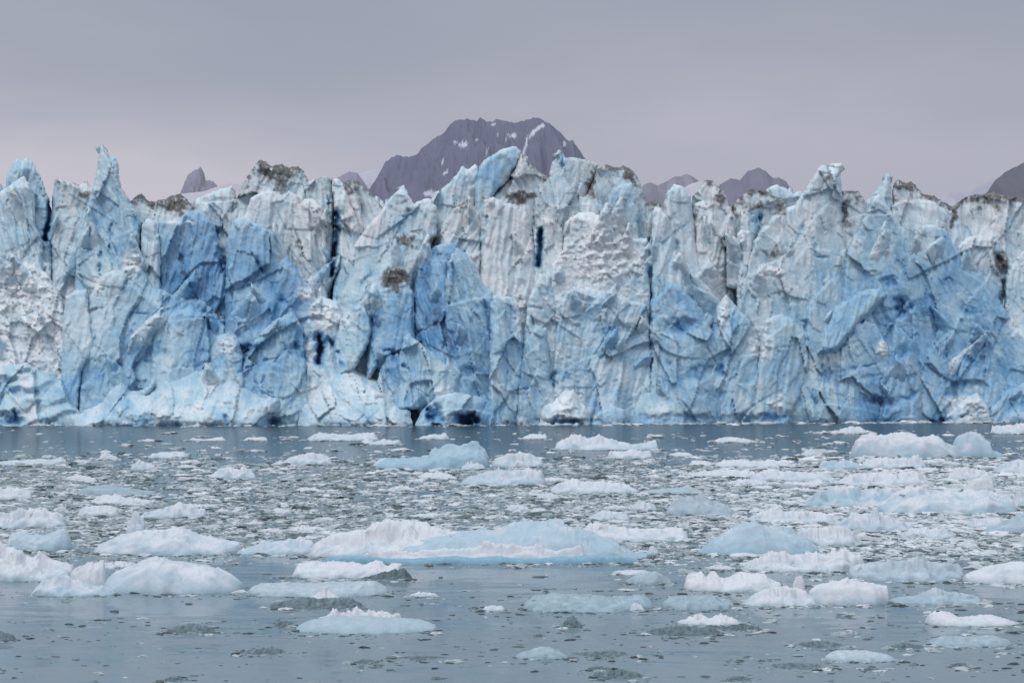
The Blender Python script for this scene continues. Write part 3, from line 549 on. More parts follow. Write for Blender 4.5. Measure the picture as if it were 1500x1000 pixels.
# ------------------------------------------------------------------ mountains
SNOW_SPOTS = [(683, 212, 7, 4), (672, 208, 3, 2), (655, 237, 3, 3), (660, 254, 4, 2), (700, 205, 3, 2), (723, 183, 4, 2), (745, 198, 5, 2), (752, 200, 4, 4), (716, 219, 3, 2), (826, 210, 4, 5), (762, 176, 3, 2), (643, 284, 9, 5), (792, 185, 5, 3), (730, 197, 3, 2), (742, 204, 2, 3)]
GULLY = [(795, 183), (780, 194), (772, 203), (767, 218), (764, 232)]
def mountain(pts, Yc, D, rock, snow=0.0, spots=False, label=None, name='mountain', jag=1.0, sd=0):
    P = np.array(pts, float)
    us = np.arange(P[0, 0], P[-1, 0], 1.0); w = np.concatenate([np.linspace(-1, 0, 90), np.linspace(.1, 1, 10)])
    U, Wd = np.meshgrid(us, w)
    prof = np.interp(us, P[:, 0], P[:, 1])+jag*(2.6*fbm(us/9, us*0, 300+sd, 5, .65))
    H = CAMH+(HOR-prof)*Yc/FPX
    base = 80.0
    k = np.where(Wd < 0, (1-np.abs(Wd))**.9, (1-Wd)**1.0)
    Z = base*.2+(H-base*.2)*k
    X = (U-750)*Yc/FPX; Y = Yc+Wd*D
    amp = (H*.11)*np.clip(np.abs(Wd)*5, 0, 1)*jag
    rg = ridged((X+Wd*.06*Yc)/(Yc*.02), Y/(D*.3), 320+sd, 5)
    Z = Z+amp*rg*.7
    tv = HOR-(Z-CAMH)*FPX/Y                                   # row where this point shows from the shore
    f = fbm(X/(Yc*.012), Y/(D*.2), 340+sd, 4)
    c = np.array(rock)*(1+.08*f+.07*rg)[..., None]
    sn = snow*sm(.0, .6, f+rg*.3)
    if spots:
        wu = U+2.5*perlin(U/5, tv/5, 7); wv = tv+2.5*perlin(U/5, tv/5, 8)
        s2 = np.zeros(U.shape)
        for x, y, rx, ry in SNOW_SPOTS: s2 = np.maximum(s2, np.exp(-(((wu-x)/rx)**2+((wv-y)/ry)**2)**1.5))
        s2 = np.maximum(s2, np.exp(-(seg_dist(wu, wv, GULLY)/2.6)**2))
        s2 = np.where(Wd <= 0.02, s2, 0); sn = np.maximum(sn, .8*sm(.3, .85, s2))
    c = lerp(c, np.array([.40, .40, .46]), np.clip(sn, 0, 1)[..., None])
    n, m = len(us), len(w)
    V = np.stack([X, Y, Z], -1).reshape(-1, 3)
    i = np.arange(n*m).reshape(m, n); q = np.stack([i[:-1, :-1], i[:-1, 1:], i[1:, 1:], i[1:, :-1]], -1).reshape(-1, 4)
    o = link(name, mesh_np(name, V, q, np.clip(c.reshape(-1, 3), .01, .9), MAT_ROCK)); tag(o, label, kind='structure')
ROCK = (.103, .107, .148)  # rock tones here and below have the haze tint painted in
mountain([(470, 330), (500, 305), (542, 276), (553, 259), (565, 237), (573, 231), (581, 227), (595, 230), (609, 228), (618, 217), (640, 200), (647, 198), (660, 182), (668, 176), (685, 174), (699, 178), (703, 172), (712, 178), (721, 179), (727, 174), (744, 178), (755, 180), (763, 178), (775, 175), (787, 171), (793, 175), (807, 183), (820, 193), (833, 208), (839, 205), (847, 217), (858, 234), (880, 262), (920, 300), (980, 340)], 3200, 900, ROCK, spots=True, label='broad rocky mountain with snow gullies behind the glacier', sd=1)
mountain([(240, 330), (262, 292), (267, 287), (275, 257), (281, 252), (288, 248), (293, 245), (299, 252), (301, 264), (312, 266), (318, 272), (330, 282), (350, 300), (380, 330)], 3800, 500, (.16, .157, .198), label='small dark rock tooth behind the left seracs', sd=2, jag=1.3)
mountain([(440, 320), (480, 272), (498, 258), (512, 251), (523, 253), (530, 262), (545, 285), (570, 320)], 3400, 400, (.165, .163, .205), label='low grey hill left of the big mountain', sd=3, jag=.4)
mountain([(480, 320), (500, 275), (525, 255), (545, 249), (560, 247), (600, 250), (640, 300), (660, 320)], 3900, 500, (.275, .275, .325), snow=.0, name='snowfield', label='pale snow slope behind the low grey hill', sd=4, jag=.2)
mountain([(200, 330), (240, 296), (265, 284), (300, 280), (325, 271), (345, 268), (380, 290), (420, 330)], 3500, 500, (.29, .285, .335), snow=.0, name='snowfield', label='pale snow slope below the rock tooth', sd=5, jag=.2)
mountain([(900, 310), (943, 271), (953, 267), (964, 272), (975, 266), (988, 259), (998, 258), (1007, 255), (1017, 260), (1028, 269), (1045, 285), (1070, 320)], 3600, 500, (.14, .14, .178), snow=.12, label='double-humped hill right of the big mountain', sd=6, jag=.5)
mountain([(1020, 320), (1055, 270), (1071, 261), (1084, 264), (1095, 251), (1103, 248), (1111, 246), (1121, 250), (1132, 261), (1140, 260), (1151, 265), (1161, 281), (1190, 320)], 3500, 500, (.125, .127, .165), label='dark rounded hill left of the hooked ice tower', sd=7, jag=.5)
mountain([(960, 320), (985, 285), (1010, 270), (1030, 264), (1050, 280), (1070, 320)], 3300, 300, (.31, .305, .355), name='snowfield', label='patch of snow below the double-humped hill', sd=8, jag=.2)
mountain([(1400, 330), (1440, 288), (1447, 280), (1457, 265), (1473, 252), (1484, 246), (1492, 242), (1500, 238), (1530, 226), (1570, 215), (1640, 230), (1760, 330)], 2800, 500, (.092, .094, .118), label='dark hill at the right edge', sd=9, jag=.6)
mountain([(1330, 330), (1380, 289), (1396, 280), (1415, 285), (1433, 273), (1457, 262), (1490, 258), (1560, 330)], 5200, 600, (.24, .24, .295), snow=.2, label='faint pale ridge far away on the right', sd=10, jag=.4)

# ------------------------------------------------------------------ floating ice
FOOTPRINTS = []
FLOE_C = np.array([(.55, .585, .63), (.435, .52, .585), (.32, .455, .545), (.21, .37, .47), (.12, .27, .36), (.06, .16, .24)])
def floe_col(b):
    b = np.clip(b, 0, 1.35)
    return np.stack([np.interp(b, ICE_T, FLOE_C[:, k]) for k in range(3)], -1)
def floe_mesh(name, pts, base, ratio=.5, p=2.4, crag=.35, blue=.12, snow=.5, seed=0, mat=None, dark=False, lead=0.0, grey=0.0):
    """ridge of ice: its length from the traced top edge, its depth from ratio; returns mesh and base point"""
    P = np.array(pts, float); x0, x1 = P[0, 0], P[-1, 0]
    Yf = FPX*CAMH/(base-HOR)+lead
    Wm = (x1-x0)/FPX*Yf; D = max(.05, ratio*Wm/2)
    top = P[:, 1].min()
    hpx = max(base-top, 2.0)
    D = min(D, .55*hpx*Yf/(base-HOR))                          # depth never shows taller than the traced ice
    Yc = Yf+D
    n = int(np.clip((x1-x0)*.75, 16, 420)); m = int(np.clip(hpx*1.1, 14, 52))
    s = np.linspace(0, 1, n); w = np.sin(np.linspace(-1, 1, m)*math.pi/2)
    u = x0+(x1-x0)*s
    Hm = CAMH+(HOR-np.interp(u, P[:, 0], P[:, 1]))*Yc/FPX
    Hm = Hm*.9; hmax = max(Hm.max(), .05)
    Hm = np.maximum(Hm, .10*hmax)
    tap = np.clip(np.minimum(s, 1-s)*n/3.0, 0, 1)**.5; Hm = Hm*tap
    S, Wd = np.meshgrid(s, w); H = np.tile(Hm, (m, 1))
    H = H*(1+crag*.32*fbm(u[None, :]/(7+.05*(x1-x0))+0*Wd, Wd*3.5, seed+41, 4, .6))
    E = (1-(2*S-1)**2*.999)**.42*(1+.25*perlin(S*7*max(1, Wm/ (4*D+.01))**.5, Wd*.6, seed+1))
    X = (u-750)[None, :]*Yc/FPX+0*Wd; Y = Yc+Wd*D*E
    cap = np.clip(1-np.abs(Wd)**p, 0, 1)**.75
    sc = max(hmax, .12)
    # a lower ledge runs along the front
    sh = np.clip(.42+.45*perlin(S*6+seed, S*0, seed+43)+.15*perlin(S*9, S*0, seed+44), .12, .8)*min(1, crag*3)
    l0 = -.45+.25*perlin(S*5, S*0, seed+45); hwid = np.minimum(1+l0, .5)
    capl = np.clip(1-np.abs((Wd-l0)/hwid)**3, 0, 1)**.5*(Wd < l0+hwid)
    hill = np.clip((Wd+.35+.3*perlin(S*9, Wd, seed+46))/.5, 0, 1); hill = hill*hill*(3-2*hill)
    lay = sm(.18, .34, crag)
    cap2 = lerp(cap, np.maximum(cap*hill, capl*sh), lay)
    xa = X/sc; ya = Y/sc+1.35*(1-cap2)*np.where(Wd < 0, -1, 1)*H/sc     # runs on up the steep sides
    crm = np.clip(.5+1.1*fbm(xa*.9, ya*.9, seed+3, 3), 0, 1)
    nz = .5*fbm(xa*1.6, ya*1.6+Wd, seed+5, 4)+.28*ridged(xa*3.2, ya*3.2, seed+9, 3)*crm
    pv, ev = voronoi(xa*2.2, ya*2.2+Wd*1.5, seed+15)
    pb, eb = voronoi(xa*.75+.3*perlin(xa*2, ya*2, seed), ya*.75, seed+16)
    nz = nz+.36*pv*crm+.40*pb-.05
    nz = nz*(1+.9*np.clip(.25-crag, 0, .25)/.25)
    Z = H*cap2*(1+crag*nz)+crag*.10*sc*nz*cap
    Z = Z+crag*.16*sc*fbm(xa*7, ya*7+Wd*3, seed+47, 3)*np.sqrt(cap)*(.3+crm)
    Y = Y+crag*.35*D*fbm(xa*1.6, ya*1.6, seed+19, 3)*np.sqrt(np.clip(cap, 0, 1))
    Z = Z-.04*sc*(1-cap)-.015
    t = np.clip(Z/hmax, 0, 1)
    f1 = fbm(xa*1.1, ya*1.1+Wd, seed+23, 4)
    snowm = sm(.25, .8, snow*(.7+.5*t)+.35*f1+.25*(crm-.5))
    b = blue*(1.15-.35*t)+.10*f1+.05*fbm(xa*5, ya*5, seed+29, 3)+.20*np.exp(-t/.10)+.06
    if dark:
        base_c = np.array([.06, .092, .108])
        k = np.clip(.35+.9*f1+.3*crm+.4*t, 0, 1)**1.5
        c = lerp(base_c, np.array([.21, .29, .325]), (k*snow)[..., None])
    else:
        b = b*(1-.9*snowm)
        c = floe_col(b)
        c = lerp(c, np.array([.615, .63, .675]), (snowm*.85)[..., None])
        if grey: c = lerp(c, np.array([.29, .35, .38])*(1+.5*f1[..., None]), grey)
        wet = np.exp(-np.clip(Z, 0, None)/(.07*hmax+.015))*(.55+.5*fbm(S*9, Wd, seed+48, 2))
        c = lerp(c, np.array([.27, .36, .40]), np.clip(wet, 0, .85)[..., None])
    cx = (x0+x1)/2; org = np.array([(cx-750)*Yc/FPX, Yc, 0.0])
    V = np.stack([X, Y, Z], -1).reshape(-1, 3)-org
    i = np.arange(n*m).reshape(m, n); q = np.stack([i[:-1, :-1], i[:-1, 1:], i[1:, 1:], i[1:, :-1]], -1).reshape(-1, 4)
    me = mesh_np(name, V, q, np.clip(c.reshape(-1, 3), .02, .9), mat or (MAT_CLEAR if dark else MAT_FLOE))
    FOOTPRINTS.append((org[0], Yc, Wm/2, D))
    return me, Vector(org)
FN = [0]
def floe(label, pts, base, name='ice_floe', cat='ice floe', parent=None, group=None, **kw):
    FN[0] += 1; kw.setdefault('seed', 4000+FN[0]*37)
    me, org = floe_mesh(name, pts, base, **kw)
    if parent is not None:
        o = link(name, me, parent); o.location = org-parent.location
        if label: o['label'] = label
        return o
    o = link(name, me, None, org); tag(o, label, cat, group); return o

BL = dict(blue=.30, snow=.25)
WH = dict(blue=.2, snow=.52, crag=.3)
LO = dict(blue=.10, snow=.6, p=3.5)
GR = dict(blue=.24, snow=.2, crag=.25, grey=.45)
CL = dict(dark=True, snow=.6, p=3.0, name='clear_ice')
# far ones near the glacier foot
floe('small white pyramid floe alone on open water at left', [(143, 672), (148, 664), (153, 660), (163, 664), (176, 671)], 673, **WH)
floe('flat white floe right of the small white pyramid floe', [(216, 669), (222, 663), (235, 661), (251, 659), (268, 661), (277, 668)], 671, **WH)
floe('thin white sliver of ice close to the left rubble mound', [(203, 645), (215, 642), (230, 643)], 646, **LO)
floe('white sliver floe below the right end of the rubble mound', [(356, 643), (365, 640), (389, 639), (392, 642)], 645, **LO)
floe('low ragged white streak of ice left of the sliver under the mound', [(275, 644), (281, 641), (300, 643), (324, 639), (331, 643)], 645, **LO)
floe('long white floe with two bumps nearest the central wall', [(448, 643), (456, 637), (467, 632), (499, 635), (530, 633), (547, 632), (555, 640)], 645, **WH)
floe('jagged little floe just below the long two-bump floe', [(523, 648), (530, 645), (536, 642), (548, 646), (560, 642), (575, 644), (587, 641), (588, 649)], 651, **WH)
floe('small white floe under the first sea cave', [(612, 641), (625, 636), (637, 634), (645, 636), (652, 632), (659, 641)], 643, **WH)
blue_berg = floe('blue sloping iceberg with a tall white-crusted right end', [(549, 684), (558, 676), (568, 671), (592, 668), (610, 667), (627, 663), (637, 651), (652, 648), (667, 647), (680, 645), (692, 644), (701, 642), (709, 651), (716, 667), (718, 682)], 687, name='iceberg', cat='iceberg', blue=.36, snow=.12, crag=.25, ratio=.45)
floe(None, [(545, 680), (556, 670), (570, 668), (582, 674)], 683, name='snow_crust', parent=blue_berg, **WH)
floe(None, [(674, 684), (684, 676), (698, 675), (712, 682)], 688, name='snow_crust', parent=blue_berg, **WH)
floe('oblong white floe left of the blue sloping iceberg', [(412, 677), (420, 670), (429, 666), (445, 664), (459, 660), (477, 664), (487, 674)], 680, **WH)
floe('white floe touching the tall end of the blue sloping iceberg', [(718, 682), (725, 671), (742, 665), (760, 659), (775, 662), (785, 668), (797, 673)], 684, **WH)
floe('grey-blue flat floe in front of the blue sloping iceberg', [(674, 704), (690, 697), (707, 691), (733, 687), (760, 684), (793, 687), (800, 699)], 711, blue=.2, snow=.4, p=3.2)
floe('small white floe left of the grey-blue flat floe', [(609, 699), (621, 691), (643, 690), (660, 694), (672, 698)], 701, **LO)
floe('long bumpy white floe right of centre near the glacier', [(812, 650), (825, 643), (839, 634), (852, 636), (863, 641), (879, 636), (900, 643), (927, 650), (945, 647), (961, 643), (965, 654)], 659, **WH)
floe('short thick white floe below the long bumpy one', [(889, 668), (892, 659), (910, 659), (927, 656), (953, 660), (957, 668)], 672, **WH)
floe('thin white floe under the white rubble heap', [(764, 640), (775, 636), (799, 634), (803, 640)], 643, **LO)
floe('lone flat white floe on open grey water right of centre', [(1039, 647), (1055, 641), (1068, 638), (1087, 640), (1113, 646)], 648, **WH)
floe('thin slice of ice right of the short thick floe', [(977, 666), (990, 662), (1008, 662), (1017, 666)], 668, **LO)
floe('long flat-topped white floe in the middle of the brash', [(805, 717), (815, 708), (825, 705), (839, 699), (855, 704), (873, 703), (895, 706), (913, 707), (937, 717)], 722, blue=.14, snow=.6, crag=.3, p=3.2)
floe('long low slab at right of centre in the brash', [(1007, 694), (1030, 688), (1060, 689), (1095, 687), (1110, 693)], 698, **LO)
floe('short low slab just behind the long low slab', [(1009, 678), (1016, 673), (1032, 674), (1046, 678)], 681, **LO)
floe('drawn-out white slab left of the square-sided berg', [(1047, 679), (1060, 673), (1085, 672), (1110, 675), (1135, 672), (1155, 678)], 684, **LO)
floe('dull flat slab right of the long flat-topped floe', [(937, 719), (960, 715), (990, 713), (1010, 711), (1027, 717)], 723, **GR)
floe('rough white lump left of the grey hump', [(922, 741), (937, 731), (950, 733), (963, 740)], 748, **WH)
floe('grey rounded hump of ice right of centre', [(976, 742), (985, 733), (996, 727), (1010, 724), (1023, 723), (1041, 731), (1058, 736), (1075, 744)], 755, **GR)
floe('white ragged floe below the rough white lump', [(861, 757), (872, 750), (884, 745), (905, 747), (923, 754)], 762, **WH)
floe('small white lump above the right hump of the central berg', [(740, 744), (752, 737), (765, 738), (777, 744)], 748, **WH)
floe('small white lump right of and below another white lump', [(775, 747), (785, 742), (798, 743), (806, 748)], 752, **WH)
floe('small flat lump left of the long flat-topped floe', [(783, 727), (795, 720), (808, 721), (822, 728)], 731, **WH)
# right side, far
sq = floe('large square-sided white berg with hollows in its face at right', [(1245, 665), (1250, 652), (1254, 641), (1260, 636), (1271, 634), (1297, 636), (1319, 632), (1340, 636), (1367, 634), (1376, 636), (1384, 645), (1396, 650), (1400, 655), (1410, 664)], 671, name='iceberg', cat='iceberg', blue=.26, snow=.5, crag=.22, p=4, ratio=.35)
floe('rounded end', [(1392, 663), (1396, 649), (1401, 639), (1412, 633), (1425, 630), (1438, 635), (1447, 641), (1451, 655), (1460, 660), (1470, 664)], 670, name='ice_hump', parent=sq, blue=.3, snow=.35, crag=.16)
floe('white floe directly behind the square-sided berg', [(1220, 632), (1232, 627), (1244, 623), (1260, 623), (1272, 632)], 635, **WH)
floe('little flat chip left of the floe behind the square-sided berg', [(1200, 633), (1207, 630), (1217, 632)], 635, **LO)
floe('white floe at the far right close to the wall', [(1451, 632), (1455, 621), (1472, 622), (1490, 619), (1515, 622), (1540, 630)], 635, blue=.2, snow=.6, p=3.5)
floe('flat oval chip left of the square-sided berg', [(1217, 648), (1226, 645), (1239, 647)], 649, **LO)
floe('small peaked white chunk left of the square-sided berg', [(1172, 664), (1181, 660), (1189, 654), (1198, 660), (1208, 664)], 667, **WH)
floe('pale slab touching the front of the square-sided berg', [(1261, 680), (1272, 671), (1290, 668), (1303, 669), (1325, 670), (1345, 666), (1358, 677)], 687, blue=.16, snow=.55, crag=.35)
floe('tilted slab left of the pale slab in front of the square berg', [(1199, 679), (1212, 673), (1228, 671), (1245, 673), (1262, 680)], 687, blue=.3, snow=.35)
floe('long white bank of ice at right of centre', [(1098, 697), (1115, 690), (1137, 686), (1160, 688), (1180, 690), (1205, 693), (1225, 700)], 705, **WH)
floe('wide pale bank below the square-sided berg', [(1226, 705), (1240, 698), (1249, 695), (1275, 693), (1303, 690), (1320, 689), (1335, 686), (1352, 690), (1362, 702)], 712, blue=.14, snow=.65, crag=.4)
floe('pale slab with a blue hollow underneath', [(1176, 738), (1191, 725), (1199, 717), (1225, 713), (1249, 711), (1270, 710), (1287, 708), (1311, 711), (1318, 724)], 743, blue=.32, snow=.38, crag=.35)
bigr = floe('broad blue-footed ice bank with a boulder on top at right', [(1285, 741), (1300, 730), (1313, 720), (1332, 714), (1351, 709), (1367, 716), (1388, 719), (1415, 716), (1440, 714), (1460, 716), (1481, 723), (1487, 740)], 753, name='iceberg', cat='iceberg', blue=.26, snow=.5, crag=.25, p=3.4)
floe(None, [(1408, 720), (1414, 708), (1425, 699), (1438, 698), (1452, 699), (1458, 722)], 742, name='ice_boulder', parent=bigr, blue=.08, snow=.75, crag=.2, p=4)
floe('white floe at the right edge level with the boulder-topped bank', [(1455, 687), (1468, 678), (1481, 673), (1500, 671), (1540, 680)], 693, **WH)
floe('flat pale floe behind the boulder-topped bank', [(1388, 698), (1401, 685), (1420, 682), (1440, 686), (1458, 696)], 703, **LO)
floe('pale floe cut by the right edge beside the boulder-topped bank', [(1482, 731), (1492, 715), (1505, 711), (1540, 720)], 742, blue=.2, snow=.5)
floe('white mound in front of the boulder-topped bank', [(1220, 771), (1238, 757), (1249, 751), (1270, 748), (1287, 744), (1300, 750), (1313, 756), (1340, 768)], 777, blue=.2, snow=.5, crag=.4)
floe('long whitish bank behind the blue pyramid floe', [(1095, 758), (1112, 750), (1127, 744), (1160, 747), (1200, 748), (1230, 757)], 766, blue=.15, snow=.6, crag=.4)
floe('speckled floe near the right edge', [(1415, 770), (1428, 756), (1445, 757), (1465, 755), (1478, 764)], 773, **WH)
floe('smooth slab cut by the right edge under the speckled floe', [(1440, 775), (1470, 762), (1500, 748), (1540, 752)], 780, **GR)
floe('bumpy white floe right of the low white mound', [(1318, 782), (1330, 775), (1340, 771), (1360, 773), (1383, 771), (1398, 782)], 788, **WH)
floe('grey-white bank joined to the right of the blue pyramid floe', [(1165, 780), (1190, 772), (1220, 768), (1244, 774), (1265, 792)], 799, blue=.14, snow=.6, crag=.4)
floe('pale blue pyramid-shaped floe right of centre', [(1021, 808), (1034, 796), (1047, 785), (1060, 776), (1073, 769), (1090, 761), (1108, 757), (1119, 762), (1135, 765), (1153, 771), (1180, 785), (1192, 796), (1201, 806)], 813, blue=.30, snow=.3, crag=.2, p=2.2)
# the big central berg
berg = floe('largest iceberg, long with a white back and a smooth blue hump, in the centre', [(452, 806), (462, 795), (472, 786), (490, 780), (507, 777), (522, 774), (536, 771), (541, 761), (563, 758), (578, 760), (592, 760), (610, 757), (624, 756), (630, 764), (652, 768), (675, 772), (700, 777), (712, 784), (722, 800)], 818, name='iceberg', cat='iceberg', blue=.12, snow=.75, crag=.3, p=3, ratio=.4)
floe('smooth blue hump', [(560, 806), (600, 794), (650, 784), (680, 778), (701, 774), (733, 767), (760, 762), (785, 759), (809, 759), (833, 765), (850, 770), (868, 777), (885, 784), (900, 791), (918, 804), (950, 816)], 822, name='ice_hump', parent=berg, blue=.30, snow=.28, crag=.18, p=2.2, ratio=.35)
floe('white crumbled ledge', [(530, 812), (545, 804), (580, 803), (610, 806), (640, 803), (670, 804), (695, 798), (717, 792), (740, 796), (765, 797), (783, 795), (797, 802), (815, 804), (835, 798), (852, 795), (858, 805)], 824, name='snow_crust', parent=berg, blue=.05, snow=1.0, crag=.32, p=5, ratio=.07)
floe('turquoise foot at the waterline', [(470, 819), (500, 812), (530, 811), (560, 815), (600, 817), (640, 814), (668, 812), (690, 815), (720, 814), (735, 812), (760, 817), (800, 815), (860, 811), (910, 812), (945, 820)], 826, name='ice_foot', parent=berg, blue=.66, snow=0, crag=.15, p=3, ratio=.05)
floe('low grey-blue slab joined to the left of the largest iceberg', [(345, 806), (362, 800), (390, 792), (420, 789), (445, 786), (458, 790), (466, 804)], 812, blue=.2, snow=.4, crag=.3, p=3)
floe('white bank behind the blue hump of the largest iceberg', [(850, 775), (862, 766), (879, 762), (900, 767), (921, 771), (960, 772), (985, 770), (999, 771), (1009, 783)], 793, blue=.12, snow=.65, crag=.3, p=3.4)
floe('small white cube of ice off the right end of the largest iceberg', [(948, 806), (952, 799), (957, 796), (963, 802), (966, 808)], 812, **WH)
# left side
knob = floe('white floe with an upright knob on its back at left', [(137, 806), (149, 793), (165, 785), (184, 778), (205, 775), (227, 771), (245, 770), (261, 771), (280, 777), (293, 783), (320, 787), (354, 793)], 813, name='iceberg', cat='iceberg', blue=.16, snow=.5, crag=.22, p=2.6)
floe('upright rounded knob', [(182, 781), (186, 764), (192, 755), (200, 751), (209, 753), (213, 762), (216, 786)], 804, name='ice_knob', parent=knob, blue=.2, snow=.4, crag=.25, p=3)
floe('white bank cut by the left edge above the translucent saddle floe', [(-40, 758), (-20, 748), (0, 748), (24, 743), (45, 744), (64, 742), (78, 747), (91, 753), (98, 765)], 773, blue=.18, snow=.55, crag=.35)
floe('saddle-shaped translucent blue floe at left', [(10, 794), (14, 782), (22, 776), (40, 775), (52, 780), (64, 783), (78, 776), (91, 771), (100, 780), (106, 795)], 806, blue=.24, snow=.3, crag=.22)
floe('bright white floe cut by the left edge with a ragged right tail', [(-60, 812), (-40, 796), (-15, 790), (0, 793), (14, 797), (27, 804), (43, 815), (51, 811), (57, 802), (62, 808), (68, 816), (88, 820), (104, 824), (110, 838)], 851, blue=.14, snow=.7, crag=.3, p=2.6)
shelf = floe('low glassy floe carrying a white block left of the smooth dome', [(45, 867), (55, 853), (64, 844), (80, 841), (93, 837), (102, 845), (120, 850), (150, 856), (170, 866)], 873, blue=.2, snow=.45, crag=.3)
floe('tilted white block', [(101, 850), (104, 838), (108, 830), (130, 824), (152, 815), (156, 824), (158, 842), (156, 854)], 866, name='ice_block', parent=shelf, blue=.06, snow=.85, crag=.2, p=3.5)
floe('large smooth white dome of ice in the left foreground', [(150, 852), (160, 842), (171, 833), (188, 826), (203, 820), (216, 814), (229, 810), (240, 812), (248, 815), (268, 818), (288, 820), (305, 824), (320, 829), (339, 839), (350, 848), (357, 857)], 870, name='iceberg', cat='iceberg', blue=.19, snow=.42, crag=.10, p=2.2)
floe('low white floe at the left edge in the brash', [(-30, 720), (0, 712), (21, 712), (35, 716), (47, 722)], 731, **LO)
floe('long ragged white streak at the left edge below open water', [(-30, 679), (0, 675), (25, 673), (53, 671), (75, 672), (88, 667), (99, 677)], 681, **WH)
floe('flat white slab above the knob floe', [(131, 735), (144, 725), (171, 723), (185, 729), (205, 729), (223, 733)], 738, **LO)
floe('white slab just below and left of the flat white slab', [(113, 749), (120, 743), (128, 739), (155, 737), (175, 745)], 755, **LO)
floe('peaked white floe behind the knob', [(206, 752), (220, 747), (232, 744), (248, 739), (261, 732), (275, 740), (303, 744)], 758, **WH)
floe('pair of white boulders of ice left of centre in the brash', [(305, 697), (315, 690), (323, 683), (338, 682), (345, 686), (356, 681), (366, 688), (376, 696)], 701, **WH)
floe('white chunk below the flat floe on the left', [(190, 684), (197, 676), (203, 670), (212, 675), (221, 680), (231, 685)], 688, **WH)
floe('small white slab among brash near the left edge', [(94, 699), (110, 694), (128, 696), (143, 702)], 706, **LO)
floe('faint blue-grey half-sunk slab in the left brash', [(112, 719), (130, 711), (160, 708), (180, 712), (200, 716), (230, 719)], 725, blue=.42, snow=0, crag=.2, p=3, grey=.65)
# foreground
f70 = floe('white floe with a dark glassy wedge at its right end below the largest iceberg', [(427, 842), (433, 830), (437, 825), (455, 822), (477, 820), (500, 821), (520, 821), (531, 825), (543, 821), (552, 818), (560, 823), (568, 827), (576, 824), (584, 825), (589, 834)], 847, blue=.14, snow=.7, crag=.25, p=3)
floe('dark glassy wedge', [(526, 846), (545, 841), (565, 836), (580, 832), (594, 831), (600, 837), (605, 845)], 848, parent=f70, dark=True, snow=.35, name='clear_ice', lead=-.1, ratio=.3)
f71 = floe('long flat grey-white floe with a white tuft in front', [(363, 862), (373, 856), (387, 852), (405, 852), (421, 851), (450, 854), (480, 852), (515, 851), (547, 848), (560, 855), (570, 862)], 874, blue=.2, snow=.35, crag=.2, p=3, grey=.35)
floe(None, [(450, 874), (462, 868), (470, 862), (475, 858), (482, 865), (497, 872)], 878, name='snow_tuft', parent=f71, blue=.04, snow=.95, crag=.4)
floe('dark glassy slab below the long flat floe with the tuft', [(395, 884), (415, 879), (440, 874), (480, 876), (515, 875), (533, 885)], 892, cat='clear ice', **CL)
f72 = floe('lens-shaped grey floe with a white jagged crest in the foreground', [(433, 917), (445, 910), (456, 905), (480, 900), (510, 900), (550, 901), (587, 903), (608, 905), (625, 909), (641, 915)], 928, blue=.26, snow=.08, crag=.10, p=2.4, grey=.35)
floe('white jagged crest', [(464, 905), (472, 899), (480, 898), (488, 892), (498, 892), (509, 887), (520, 884), (527, 889), (531, 895), (543, 894), (552, 896), (562, 896), (572, 898), (584, 897), (590, 906)], 920, name='snow_crust', parent=f72, blue=.03, snow=1.0, crag=.5, p=3, ratio=.22)
floe('lone small white chunk with two bumps in the centre foreground', [(706, 890), (714, 885), (722, 884), (728, 886), (735, 885), (741, 890)], 894, **WH)
floe('tiny low white cake right of the long flat floe', [(599, 870), (612, 866), (630, 866), (642, 870)], 873, **LO)
floe('grey dome of clear ice under the right end of the largest iceberg', [(914, 851), (925, 844), (932, 840), (948, 837), (961, 834), (972, 840), (985, 850)], 855, blue=.3, snow=.05, crag=.15, grey=.65)
f76 = floe('long low glassy slab with two white flecks right of centre', [(766, 884), (775, 876), (785, 871), (812, 869), (839, 868), (865, 871), (889, 873), (915, 871), (943, 870), (952, 877), (958, 886)], 896, cat='clear ice', name='clear_ice', blue=.42, snow=0, crag=.25, p=3.5, grey=.65)
floe(None, [(899, 884), (906, 879), (916, 879), (921, 886)], 890, name='snow_fleck', parent=f76, lead=-.3, **WH)
floe(None, [(922, 887), (928, 880), (936, 882), (945, 886)], 893, name='snow_fleck', parent=f76, lead=-.3, **WH)
floe('glassy slab between the long glassy slab and the white knuckled floe', [(968, 884), (976, 876), (983, 871), (1010, 872), (1045, 871), (1076, 878)], 893, cat='clear ice', name='clear_ice', blue=.42, snow=0, crag=.25, p=3.5, grey=.65)
floe('white knuckled floe with three pointed bumps', [(1001, 857), (1003, 846), (1008, 840), (1018, 837), (1028, 834), (1036, 843), (1041, 838), (1047, 832), (1055, 844), (1063, 845), (1071, 844), (1080, 838), (1087, 834), (1105, 836), (1121, 836), (1128, 844), (1146, 852)], 866, blue=.08, snow=.85, crag=.25)
f79 = floe('blocky white floe with a blunt right end in the right foreground', [(1183, 866), (1187, 860), (1196, 855), (1215, 849), (1239, 844), (1265, 847), (1285, 852), (1308, 856), (1305, 868), (1302, 880)], 886, blue=.12, snow=.6, crag=.14, p=3.2)
floe('low rounded shoulder', [(1086, 884), (1100, 872), (1116, 861), (1130, 858), (1148, 856), (1165, 859), (1180, 863), (1190, 872), (1200, 882)], 888, name='ice_hump', parent=f79, blue=.12, snow=.6, crag=.3)
floe('small knob', [(1158, 860), (1161, 850), (1167, 839), (1173, 841), (1178, 848), (1181, 864)], 877, name='ice_knob', parent=f79, blue=.05, snow=.85, crag=.2)
